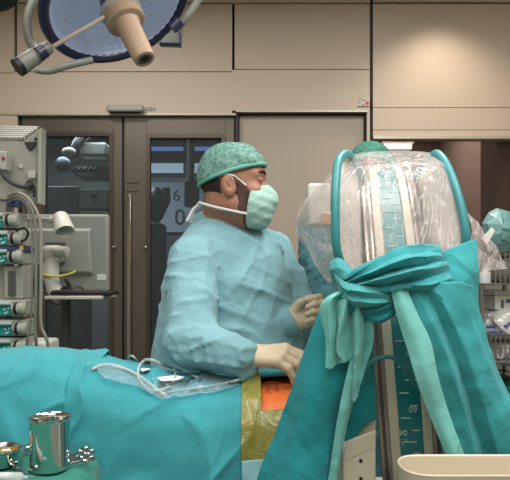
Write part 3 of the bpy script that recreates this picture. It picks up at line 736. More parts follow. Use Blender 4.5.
def make_person(spec):
    hc = np.array(spec['head']); RH = frame(*spec['head_rot']); by = spec['body_yaw']; tc = np.array(spec['torso']); foot = spec.get('floor', 0)
    fw = np.array([math.cos(by), math.sin(by), 0]); lf = np.array([-math.sin(by), math.cos(by), 0]); up = np.array([0,0,1.0])
    RB = np.array([fw, lf, up]).T
    wid, dep = spec['wid'], spec['dep']
    sh_z = spec['sh_z']; neck0 = hc+RH @ np.array([-.03, 0, -.07]); neck1 = np.array([tc[0], tc[1], sh_z+.03])-fw*.015
    arms = spec['arms']; hip = np.array([tc[0], tc[1], .92])
    caps = {k: hand_caps(*a['hand']) for k, a in arms.items()}
    lo = np.array([tc[0]-.5, tc[1]-.62, 0.0]); hi = np.array([tc[0]+.52, tc[1]+.45, hc[2]+.14])
    def body(p):
        f = local(p, hc, .34, lambda p: head_sdf(p, hc, RH))
        f = smin(f, s_cap(p, neck0, neck1, .058, .066), .03)
        q = (p-np.array([tc[0], tc[1], 0])) @ RB
        f = smin(f, s_ell(q, (0, 0, sh_z-.17), (dep*.72, wid*.74, .25)), .06)
        f = smin(f, s_ell(q, (.01, 0, 1.03), (dep*.80, wid*.66, .20)), .08)
        for k, a in arms.items():
            S, E, W = [np.array(x) for x in a['pts']]
            f = smin(f, s_cap(p, np.array([tc[0], tc[1], sh_z]), S, .06, .058), .05)
            f = smin(f, s_cap(p, S, E, .052, .040), .03); f = smin(f, s_cap(p, E, W, .040, .027), .02)
            f = smin(f, local(p, W, .36, lambda p, k=k: hand_sdf(p, caps[k], -.0015)), .01)
        for sgn in (-1, 1):
            h = hip+lf*sgn*.09; kn = h+fw*.02-up*.42; an = np.array([h[0], h[1], .09])
            f = smin(f, s_cap(p, h, kn, .085, .055), .05); f = smin(f, s_cap(p, kn, an, .055, .038), .02)
            f = smin(f, s_cap(p, an-up*.05, an-up*.05+fw*.17, .038, .03), .02)
        return f
    org = np.array([tc[0], tc[1], 0])
    zc = sh_z-.02; hr = .16
    V1, F1 = polygonize(body, [lo[0], lo[1], lo[2]], [hi[0], hi[1], zc+.02], .009)
    V2, F2 = polygonize(body, [hc[0]-hr, hc[1]-hr, zc], [hc[0]+hr, hc[1]+hr, hi[2]], spec.get('h', .0034))
    b = link('person', np.concatenate([V1, V2]), F1.tolist()+(F2+len(V1)).tolist(), spec['skin'], origin=org, sharp=0)
    tag(b, spec['label'], 'person')
    # gown
    def gown(p):
        q = (p-np.array([tc[0], tc[1], 0])) @ RB
        f = s_ell(q, (0, 0, sh_z-.16), (dep*.95, wid*.90, .235))
        f = smin(f, s_ell(q, (.015, 0, 1.06), (dep*1.08, wid*.95, .30)), .10)
        f = smin(f, s_cap(q, (0.005, 0, .95), (0.005, 0, .42), .24, .27), .12)
        f = smin(f, s_cap(p, neck1-up*.01, neck1-up*.03, .085, .09), .05)
        # folds of the torso
        tq = f
        tors = .013*ridge(p, lf*.75+up*.5, lf*-.5+up*.8+fw*.3, 9, 5)+.009*ridge(p, up*.9+lf*.3, lf-up*.4, 11, 8, keep=.0)+.005*ridge(p, lf*.6-up*.5, up+lf*.6, 17, 14)
        f = f-tors
        for k, a in arms.items():
            S, E, W = [np.array(x) for x in a['pts']]; r = a.get('sleeve', (.085, .068, .046))
            s0 = np.array([tc[0], tc[1], sh_z-.02])
            f = smin(f, s_cap(p, s0+(S-s0)*.35, S, .085, r[0]-.006), .05)
            ua = s_cap(p, S, E, r[0], r[1]); fa = s_cap(p, E, W+(W-E)*.02, r[1], r[2])
            du = unit(E-S); df = unit(W-E)
            near_e = np.exp(-((p-E)**2).sum(-1)/.012)
            p1 = unit(np.cross(du, unit(fw+lf*.3))); p2 = np.cross(du, p1)
            ua = ua-(.008+.009*near_e)*(ridge(p, du*.75+p1*.65, p1*.7-du*.7, 13, 21, warp=.9, wf=4, brk=.8)+ridge(p, du*.75-p1*.6+p2*.2, p1*.7+du*.7, 14, 26, warp=.9, wf=4, brk=.8))-.012*ridge(p, p1+p2*.4, du+p1*.3, 11, 24, warp=.8, brk=.5)
            p3 = unit(np.cross(df, lf)); p4 = np.cross(df, p3)
            fa = fa-(.008+.006*near_e)*(ridge(p, df*.8+p3*.55, p3*.8-df*.6, 16, 33, warp=.9, wf=4, brk=.8)+ridge(p, df*.8-p3*.55+p4*.2, p3*.8+df*.6, 17, 36, warp=.9, wf=4, brk=.8))-.009*ridge(p, p3, df, 15, 35, warp=.8, brk=.5)
            arm = smin(ua, fa, .02)
            f = smin(f, arm, .005)
        # neckline: cut away around the neck
        cutc = neck1+up*.065+fw*.035
        qn = (p-cutc) @ RB
        f = smax(f, -s_ell(qn, (0, 0, 0), (.095, .088, .075)), .006)
        f = smax(f, -(p[..., 2]-.30), .01)
        return f
    g = sdf_obj('gown', gown, [lo[0], lo[1], .25], [hi[0], hi[1], sh_z+.16], spec.get('gh', .0065), spec['gown'], b)
    # collar band
    rim = []
    for t in np.linspace(0, 2*math.pi, 40, endpoint=False):
        dv = fw*math.cos(t)*.082+lf*math.sin(t)*.078
        rim.append(neck1+fw*.03+dv+up*(.028-.018*math.cos(t)))
    # cap
    capn = unit(RH @ np.array([-.36, 0, .93])); capo = hc+RH @ np.array([.0, 0, .024])
    def cap(p):
        q = (p-hc) @ RH
        f = s_ell(q, (-.010, 0, .018), (.113, .091, .108))
        f = f-.0035*fnoise(p, 7, 3, 2)-.002*crease(q, (1,.3,.2), 14, 9, 1.2, 3)
        return smax(f, -((p-capo) @ capn), .008)
    sdf_obj('surgical_cap', cap, hc-.16, hc+.16, .0045, spec['cap'], b)
    band = []
    e1 = unit(RH[:, 0]-capn*np.dot(RH[:, 0], capn)); e2 = np.cross(capn, e1)
    for t in np.linspace(0, 2*math.pi, 60, endpoint=False):
        d0 = e1*math.cos(t)+e2*math.sin(t); lo_, hi_ = 0.05, .16
        for _ in range(24):
            mid = (lo_+hi_)/2
            if s_ell(((capo+d0*mid-hc) @ RH)[None], (-.010,0,.018), (.113,.091,.108))[0] < 0: lo_ = mid
            else: hi_ = mid
        band.append(capo+d0*(lo_-.001))
    capo_b = b.children[-1]
    m = MB(); m.tube(band, .0062, 8, closed=True); obj('elastic_band', m, spec['band'], capo_b)
    # hair and beard
    def shell(p, grow): return head_sdf(p, hc, RH)-grow
    def hair(p):
        q = (p-hc) @ RH
        reg = smax(q[..., 0]+.030+.35*(q[..., 2]+.03)+.005*fnoise(q, 22, 9, 3), -(q[..., 2]+.072+.15*q[..., 0])+.005*fnoise(q, 25, 8, 3), .01)
        reg = smax(reg, q[..., 2]-.03, .01)
        return smax(shell(p, .004), reg, .006)
    sdf_obj('hair', hair, hc-.15, hc+.15, .005, M_hair, b)
    if spec.get('beard'):
        def beard(p):
            q = (p-hc) @ RH
            wob = .006*fnoise(q, 22, 6, 3); a = q[..., 0]-.072; c = -(q[..., 0]-.021+.25*(q[..., 2]+.05))+wob; t = q[..., 2]-.004+1.1*np.clip(q[..., 0]-.026, 0, 1)+wob
            lowr = -(q[..., 2]+.15)
            reg = smax(smax(a, c, .008), smax(t, lowr, .008), .008)
            return smax(shell(p, .0035), reg, .006)
        sdf_obj('beard', beard, hc-.17, hc+.15, .003, M_beard, b)
    # eyes and brows
    for sgn in (-1, 1):
        m = MB(); m.ell(hc+RH @ np.array([.0750, sgn*.032, .003]), (.0128,)*3, 16, 10); e = obj('eye', m, mat('eye white', '#cfc8c0', .25), b)
        m = MB(); m.ell(hc+RH @ np.array([.0845, sgn*.032, .001]), (.004,.0085,.0075), 14, 8, RH); obj('iris', m, mat('iris brown', '#2b1a12', .2), e)
        m = MB(); m.tube(crom([hc+RH @ np.array([.094, sgn*.012, .027]), hc+RH @ np.array([.091, sgn*.032, .034]), hc+RH @ np.array([.078, sgn*.052, .027])], 10), [.003,.004,.0045,.0045,.0045,.0045,.004,.0035,.003,.002], 8)
        obj('eyebrow', m, M_hair, b)
        # upper lid
        m = MB(); m.tube(crom([hc+RH @ np.array([.082, sgn*.018, .008]), hc+RH @ np.array([.0885, sgn*.032, .0085]), hc+RH @ np.array([.078, sgn*.048, .006])], 9), .0052, 8); obj('eyelid', m, spec['skin'], b)
    # mask
    def mask(p):
        q = (p-hc) @ RH
        f = s_ell(q, (.060, 0, -.072), (.070, .078, .074))
        f = smin(f, s_cap(q, (.098, 0, -.015), (.118, 0, -.045), .012, .020), .035)
        f = smin(f, s_ell(q, (.072, 0, -.115), (.042, .045, .030)), .03)
        pl = np.sin((q[..., 2]+.25*q[..., 0])*2*math.pi/.030)
        f = f-.0010*np.sign(pl)*np.abs(pl)**.5*np.clip((q[..., 0]-.05)*30, 0, 1)-.004*ridge(p, RH[:,2]*.8-RH[:,0]*.5, RH[:,0]+RH[:,2]*.4, 26, 6)
        back = -(q[..., 0]-.054-.10*(q[..., 2]+.07)); top = (q[..., 2]+.008-.30*(q[..., 0]-.09)); bot = -(q[..., 2]+.145)
        return smax(smax(f, back, .004), smax(top, bot, .004), .006)
    mk = sdf_obj('face_mask', mask, hc-.18, hc+.18, .004, spec['mask'], b)
    ties = MB()
    for sgn in (-1, 1):
        hp = lambda x, y, z: hc+RH @ np.array([x, sgn*y, z])
        ties.tube(crom([hp(.045,.070,-.018), hp(.022,.0785,-.002), hp(.004,.086,.008), hp(-.035,.082,.010), hp(-.075,.066,.002), hp(-.104,.012,-.012)], 26), .0032, 8)
        ties.tube(crom([hp(.055,.066,-.104), hp(.02,.076,-.100), hp(-.045,.076,-.090), hp(-.09,.052,-.079), hp(-.108,.012,-.072)], 26), .0042, 8)
    for a in (.012, -.014):
        ties.tube(crom([hc+RH @ np.array([-.108,a*.3,-.078]), hc+RH @ np.array([-.125,a,-.095]), hc+RH @ np.array([-.140,a*2,-.135])], 10), .004, 8)
    ties.ell(hc+RH @ np.array([-.11,0,-.08]), (.009,.012,.009), 12, 8); ties.ell(hc+RH @ np.array([-.107,0,-.012]), (.008,.012,.008), 12, 8)
    obj('mask_ties', ties, mat('tie white', '#d3d4d0', .6), mk)
    # gloves
    for k, a in arms.items():
        S, E, W = [np.array(x) for x in a['pts']]; df = unit(W-E)
        hd = unit(a['hand'][1]); w0 = np.array(a['hand'][0]); cu = a.get('cuff', .075)
        def glove(p, caps=caps[k]):
            f = hand_sdf(p, caps, .0018)
            c = s_cap(p, w0+hd*.01, w0-df*.02, .027, .031); c = smin(c, s_cap(p, w0-df*.02, W-df*cu, .031, a.get('cuff_r', .047)), .02)
            c = c-.0026*np.sin(((p-w0) @ df)*2*math.pi/.0125+1.6*fnoise(p, 6, 4, 2))*np.clip(-((p-w0) @ df)*60, 0, 1)
            c = smax(c, -((p-(W-df*cu)) @ df), .004)
            return smin(f, c, .018)
        sdf_obj('glove', glove, w0-.2, w0+.22, .0032, M_latex, b)
    return b

# bouffant cap with a pale honeycomb print
def cap_mat(name, c1, c2):
    M = Mat(name); M.b.inputs['Roughness'].default_value = .85
    tc = M.n('ShaderNodeTexCoord'); vo = M.n('ShaderNodeTexVoronoi'); vo.feature = 'SMOOTH_F1'; vo.inputs['Scale'].default_value = 78
    M.l(tc.outputs['Object'], vo.inputs['Vector']); rp = M.n('ShaderNodeValToRGB'); rp.color_ramp.elements[0].color = lin(c2); rp.color_ramp.elements[1].color = lin(c1); rp.color_ramp.elements[0].position = .15; rp.color_ramp.elements[1].position = .75
    M.l(vo.outputs['Distance'], rp.inputs['Fac']); M.l(rp.outputs[0], M.b.inputs['Base Color'])
    bp = M.n('ShaderNodeBump'); bp.inputs['Strength'].default_value = .4; bp.inputs['Distance'].default_value = .003
    M.l(vo.outputs['Distance'], bp.inputs['Height']); M.l(bp.outputs[0], M.b.inputs['Normal'])
    return M.m
M_cap = cap_mat('cap mint print', '#7da59b', '#47766c')
M_band = mat('cap band mint', '#68ab9d', .7)
M_cap2 = cap_mat('cap green print', '#3f7f6d', '#285f52')
M_mask = mat('mask mint', '#9cc0b6', .8, bump=.3, bscale=300)

surgeon = dict(head=P(235, 182, 1.90), head_rot=(math.radians(-6), math.radians(4), 0), body_yaw=math.radians(-45), torso=(-.095, 2.0, 0), wid=.225, dep=.20, sh_z=1.415,
    skin=M_skin, gown=M_gown, cap=M_cap, band=M_band, mask=M_mask, beard=True,
    label='bearded person in pale blue-green gown, mint cap and mask, leaning over the patient',
    arms=dict(
        right=dict(pts=((-.186,1.81,1.328), (-.176,1.640,1.106), (-.035,1.560,1.072)), sleeve=(.076,.068,.050),
                   hand=((-.012,1.556,1.076), (.93,-.34,.10), (.12,-.45,.85), [(.55,.45,.3),(.6,.5,.3),(.65,.5,.35),(.7,.5,.35)], 1, 1.0, .35, 1.0), cuff=.055, cuff_r=.045),
        left=dict(pts=((.045,2.135,1.36), (.150,2.06,1.155), (.102,1.87,1.138)), sleeve=(.082,.066,.048),
                  hand=((.108,1.855,1.142), (.86,-.22,.36), (.05,.85,-.25), [(.75,1.35,.6),(.9,1.4,.8),(1.0,1.4,.9),(1.05,1.4,.9)], -1, .4, .75, .98, .35), cuff=.055, cuff_r=.043)))
make_person(surgeon)
colleague = dict(head=P(370, 173, 2.40), head_rot=(math.radians(-100), math.radians(6), 0), body_yaw=math.radians(-110), torso=(.45, 2.46, 0), wid=.235, dep=.17, sh_z=1.50, h=.006, gh=.009,
    skin=M_skin, gown=M_gown2, cap=M_cap2, band=M_band, mask=M_mask, beard=False,
    label='person in dark teal gown and green cap standing behind the plastic covered machine',
    arms=dict(
        right=dict(pts=((.26,2.46,1.46), (.235,2.36,1.20), (.33,2.20,1.12)), sleeve=(.08,.068,.048),
                   hand=((.342,2.18,1.118), (.6,-.75,-.1), (.1,0,1), [(.4,.4,.3)]*4, 1, 1.0, .4, 1.0), cuff=.055, cuff_r=.043),
        left=dict(pts=((.65,2.46,1.46), (.70,2.34,1.20), (.60,2.20,1.12)), sleeve=(.08,.068,.048),
                  hand=((.588,2.18,1.118), (-.5,-.8,-.1), (-.1,0,1), [(.4,.4,.3)]*4, -1, 1.0, .4, 1.0), cuff=.055, cuff_r=.043)))
make_person(colleague)
tag(obj('gauze_swab', MB().ell(np.array([.172, 1.80, 1.190]), (.009,.006,.006), 12, 8), M_white), 'tiny white swab pinched in the raised gloved hand', 'swab')

# ------------------------------------------------------------------ patient, table and drapes
YC = 1.615
def top_z(X):
    """crest height of the covered patient along the table"""
    xs = np.array([-1.6,-.95,-.66,-.54,-.44,-.37,-.28,-.10,.0,.12,.4]); zs = np.array([1.05,1.06,1.085,1.085,1.07,1.045,1.022,1.012,1.022,1.03,1.03])
    return np.interp(X, xs, zs)
def sheet(X, v):
    """point on the drape: v 0 far hem, .30 crest, .5 near shoulder, 1 near hem"""
    z0 = top_z(X)
    key = np.array([(0,.225,-.42),(.12,.215,-.16),(.2,.175,-.045),(.27,.09,-.008),(.34,.0,.0),(.42,-.085,-.008),(.5,-.15,-.038),(.57,-.183,-.09),(.66,-.197,-.16),(1,-.215,-.52)])
    y = np.interp(v, key[:,0], key[:,1]); z = np.interp(v, key[:,0], key[:,2])
    return y, z0+z
def sheet_grid(x0, x1, v0, v1, nu, nv, amp=1.0, seed=1, off=0):
    us = np.linspace(x0, x1, nu); vs = np.linspace(v0, v1, nv)
    G = np.zeros((nv, nu, 3))
    # smooth key profile by sampling and blurring
    fv = np.linspace(-.05, 1.05, 441); ker = np.hanning(31); ker /= ker.sum()
    for i, X in enumerate(us):
        y, z = sheet(X, np.clip(fv, 0, 1))
        ys = np.convolve(np.pad(y, 15, mode='edge'), ker, 'valid'); zs = np.convolve(np.pad(z, 15, mode='reflect', reflect_type='odd'), ker, 'valid')
        G[:, i, 0] = X; G[:, i, 1] = YC+np.interp(vs, fv, ys); G[:, i, 2] = np.interp(vs, fv, zs)
    n = gnorm(G)
    n[n[..., 2] < 0] *= 1
    s = np.sign((n*np.array([0,-.6,.8])).sum(-1, keepdims=True)); s[s == 0] = 1; n = n*s
    hang = np.clip((vs-.5)/.5, 0, 1)[:, None]
    Xg = G[..., 0]
    fold = hang*(.016*np.sin(Xg*11+1.3*np.sin(Xg*5+seed)+2.0*(vs[:, None]-.5)+seed)+.006*np.sin(Xg*31+seed*2+1.5*vs[:, None]*3))
    wr = .006*fnoise(G, 2.2, seed+4, 2)+.016*ridge(G, (.85,.2,.45), (-.4,-.3,.9), 6, seed, 3, warp=.9)+.012*ridge(G, (.5,.4,-.7), (.8,-.2,.5), 8, seed+3, 3, warp=.9)+.007*ridge(G, (.9,.2,-.3), (.2,.5,.8), 14, seed+6, 3, keep=0)
    G = G+n*(amp*(fold+wr)+off)[..., None]
    return G
def patient():
    skin = M_skin_or = mat('iodine painted skin', '#ef7a35', .45, var=.1, vscale=6, bump=.15, bscale=120)
    def f(p):
        X = p[..., 0]; zt = top_z(X)-.022
        b = .13; zc = zt-b
        k = ((np.abs(p[..., 1]-YC)/.172)**2.8+(np.abs(p[..., 2]-zc)/b)**2.8)
        g = (k**(1/2.8)-1)*.125
        g = np.maximum(g, np.abs(X+.40)-.60)
        # head at the far left, legs at the right
        g = smin(g, s_ell(p, (-1.12, YC, .96), (.11, .08, .1)), .06); g = smin(g, s_cap(p, (-1.05, YC, .95), (-.9, YC, .95), .06, .08), .05)
        return g
    b = sdf_obj('person', f, (-1.3, YC-.25, .72), (.4, YC+.25, 1.1), .011, skin)
    tag(b, 'patient lying under the teal drapes, showing an orange painted patch of skin', 'person')
    # table
    t = thing('operating_table', (-.4, YC, 0), 'operating table hidden under the teal patient drapes', 'operating table')
    m = MB(); m.box((-.52, YC, .70), (1.3, .36, .06)); obj('mattress', m, M_black, t, bevel=.02)
    m = MB(); m.box((-.52, YC, .63), (1.3, .38, .05)); obj('frame', m, M_steelb, t, bevel=.004)
    m = MB(); m.box((-.7, YC, .32), (.22, .22, .58)); obj('column', m, M_steelb, t, bevel=.01)
    m = MB(); m.box((-.7, YC, .03), (.8, .38, .06)); obj('base', m, M_grey, t, bevel=.01)
    # pen outline on the skin
    G = sheet_grid(-.03, .25, .36, .56, 60, 40, .0, 1, -.0135)
    def at(u, v): return G[int(v*39), int(u*59)]
    mk = MB()
    def S(px, py):
        # nearest surface point for a pixel
        pr = np.stack([CX+G[..., 0]/G[..., 1]*F, HY-(G[..., 2]-EYE)/G[..., 1]*F], -1)
        k = np.argmin(((pr-np.array([px, py]))**2).sum(-1)); return G.reshape(-1, 3)[k]
    for a in (((267,383),(277,383)), ((267,383),(267,388),(267,393)), ((277,383),(277,389)), ((267,388),(273,388)), ((273,390),(279,392)), ((270,391),(270,394))):
        mk.tube([S(*q)+np.array([0,-.002,.003]) for q in a], .0014, 6)
    obj('pen_mark', mk, mat('pen violet', '#9c4a3c', .7), b)
    tealp = cloth('teal patient drape', '#3a949d', wrinkle=.25, crumple=.4, cscale=5)
    XC = P(77, 400, 1.43)[0]; XE = P(247, 400, 1.44)[0]
    # drape over the upper body (left) and the one over the rest; they meet in a seam
    G = sheet_grid(-1.35, XC+.012, 0, 1, 220, 180, 1.1, 2, .004)
    a = G[:, -1, :].copy()
    d = link('surgical_drape', *grid_vf(G), tealp, solid=.002, sharp=0); tag(d, 'large teal drape humped over the patient at the left, behind the steel beaker', 'drape')
    G = sheet_grid(XC-.03, XE, 0, 1, 220, 200, 1.0, 5, 0)
    d = link('surgical_drape', *grid_vf(G), tealp, solid=.002, sharp=0); tag(d, 'teal drape over the middle of the patient, under the coiled tubing', 'drape')
    # right part: the window with the film lies between the teal parts
    vtop, vfilm = .47, .70
    G = sheet_grid(XE-.02, .2, 0, .385, 40, 40, 1.0, 5, -.004)
    d = link('surgical_drape', *grid_vf(G), tealp, solid=.002, sharp=0); tag(d, 'narrow teal drape behind the orange painted skin', 'drape')
    G = sheet_grid(XE-.003, .2, .58, 1, 60, 100, 1.0, 5, -.002)
    d = link('surgical_drape', *grid_vf(G), tealp, solid=.002, sharp=0); tag(d, 'teal drape hanging below the yellow film at the right', 'drape')
    # adhesive incise film: olive where it sits on the drape, stripes of paper edge below
    M = Mat('olive incise film'); M.b.inputs['Roughness'].default_value = .22; M.b.inputs['Base Color'].default_value = lin('#9a8c40'); M.b.inputs['Specular IOR Level'].default_value = .6
    tc = M.n('ShaderNodeTexCoord'); nz = M.n('ShaderNodeTexNoise'); nz.inputs['Scale'].default_value = 16; nz.inputs['Detail'].default_value = 5; nz.inputs['Distortion'].default_value = 1.2
    M.l(tc.outputs['Object'], nz.inputs['Vector']); rp = M.n('ShaderNodeValToRGB'); rp.color_ramp.elements[0].position = .3; rp.color_ramp.elements[1].position = .75
    rp.color_ramp.elements[0].color = lin('#757a3a'); rp.color_ramp.elements[1].color = lin('#a8984e'); M.l(nz.outputs['Fac'], rp.inputs['Fac']); M.l(rp.outputs[0], M.b.inputs['Base Color'])
    bp = M.n('ShaderNodeBump'); bp.inputs['Strength'].default_value = .6; bp.inputs['Distance'].default_value = .015; M.l(nz.outputs['Fac'], bp.inputs['Height']); M.l(bp.outputs[0], M.b.inputs['Normal'])
    t = thing('incise_film', (.08, 1.44, .90), 'wrinkled olive yellow adhesive film around the orange skin', 'film')
    XF = P(261, 390, 1.45)[0]
    mb = MB()
    mb.grid(sheet_grid(XE-.014, XF, .37, .672, 40, 80, 1.0, 5, .006)); obj('side_strip', mb, M.m, t, solid=.001)
    mb = MB(); mb.grid(sheet_grid(XF-.003, .2, .535, .672, 60, 40, 1.0, 5, .006)); obj('front_strip', mb, M.m, t, solid=.001)
    mb = MB(); mb.grid(sheet_grid(XE-.012, P(275,445,1.42)[0], .668, .725, 30, 20, 1.0, 5, .0085)); obj('paper_edge', mb, cloth('pale blue paper', '#8fc3cc'), t, solid=.001)
def grid_vf(G):
    m = MB(); m.grid(G); return m.v, m.f
patient()

def on_drape():
    # tubing and clear pouch lying on the drape
    tube_m = clear('pale tubing', '#e6eeee', .75, .15, white='#c4cfce')
    def q(px, py, dz=0, Y=1.52): return P(px, py, Y)+np.array([0,0,dz])
    XC_ = P(77,400,1.43)[0]-.2; SG = sheet_grid(XC_, .0, .2, .8, 260, 180, 1.0, 5, 0)
    SP = np.stack([CX+SG[..., 0]/SG[..., 1]*F, HY-(SG[..., 2]-EYE)/SG[..., 1]*F], -1).reshape(-1, 2); SV = SG.reshape(-1, 3)
    def on(px, py, lift=.006):
        d = ((SP-np.array([px, py]))**2).sum(-1); k = np.argmin(d+np.maximum(SV[:, 1]-SV[np.argmin(d), 1], 0)*2)
        return SV[k]+np.array([0,-lift*.6,lift*.8])
    specs = [([(92,372,4),(104,368,6),(120,370,6),(135,376,5),(146,383,5),(156,391,5),(166,398,5)], .0042, 'clear tube running down to the pouch on the drape'),
             ([(139,381,6),(139,371,10),(146,362,16),(156,360,18),(166,362,16),(174,370,12),(176,380,10),(170,390,10),(158,394,9),(146,390,8),(139,381,8)], .0034, 'round coil of clear tubing lying on the teal drape'),
             ([(138,368,6),(146,360,14),(158,360,16),(174,367,12),(186,374,6),(198,380,5),(212,383,4),(228,384,4),(243,381,5),(254,378,6),(262,373,10)], .0034, 'long grey lead running along the drape to the gloved hand'),
             ([(160,396,4),(175,393,4),(195,390,4),(215,387,4),(236,383,4)], .003, 'clear tube along the lower edge of the pouch'),
             ([(127,367,4),(130,360,14),(136,361,14),(140,369,5)], .003, 'tiny loop of tube at the crest of the drape')]
    for pts, r, lab in specs:
        tag(obj('suction_tube', MB().tube(crom([on(a, b, l*.001+r) for a, b, l in pts], 70), r, 10), mat('tube grey', '#a9b4b4', .25) if 'lead' in lab else tube_m), lab, 'tube')
    film = clear('pouch film', '#f2f8fa', .12, .1, .25, 22, white='#cfe2e6', wr=.16)
    def pouch(rows, seed, lab):
        G = loft([[on(a, b, .005) for a, b in r] for r in rows], 40, 30, px=False); n = gnorm(G); s = np.sign((n*np.array([0,-.6,.8])).sum(-1, keepdims=True)); n = n*s
        G = G+n*(.006+.006*fnoise(G, 8, seed, 2)+.010*ridge(G, (.7,.3,.4), (-.4,0,.9), 12, seed, 2))[..., None]
        tag(link('clear_pouch', *grid_vf(G), film, solid=.0006), lab, 'pouch')
    pouch([[(96,369),(108,366),(122,369),(136,374)],[(98,377),(118,379),(136,382),(150,387)],[(104,384),(122,388),(142,394),(164,403)]], 5, 'crumpled clear plastic pouch left of the coil')
    pouch([[(150,376),(175,376),(200,377),(218,378)],[(155,389),(178,387),(200,385),(232,381)],[(162,403),(182,400),(208,396),(240,388)]], 6, 'crumpled clear plastic pouch between coil and gloved hand')
    for k, pts in enumerate((((141,373),(152,370),(156,372),(150,374),(143,376)), ((158,382),(175,379),(185,381),(178,384),(162,385)))):  # highlights of the pouch film, built as flat white shapes
        m = MB(); m.prism([on(a, b, .014) for a, b in pts], (0,-.001,.0015)); tag(obj('film_highlight', m, mat('highlight white', '#e8eef0', .5)), ['small white painted highlight inside the coil of tubing', 'white painted highlight under the coil of tubing'][k], 'highlight')
    m = MB(); m.prism([on(200,372,.012),on(213,372,.014),on(211,383,.014),on(199,385,.012)], (0,-.002,.003)); tag(obj('blue_clip', m, mat('clip blue', '#5f98ba', .4)), 'pale blue clip on the pouch beside the gown', 'clip')
    t = thing('forceps', on(190,384), 'thin steel forceps lying in the clear pouch', 'forceps')
    for s in (-1, 1):
        m = MB(); m.tube([on(158,391+s,.016), on(185,386+s*1.2,.018), on(212,379,.018)], [.0015,.003,.002], 8); obj('jaw', m, M_steel, t)
on_drape()

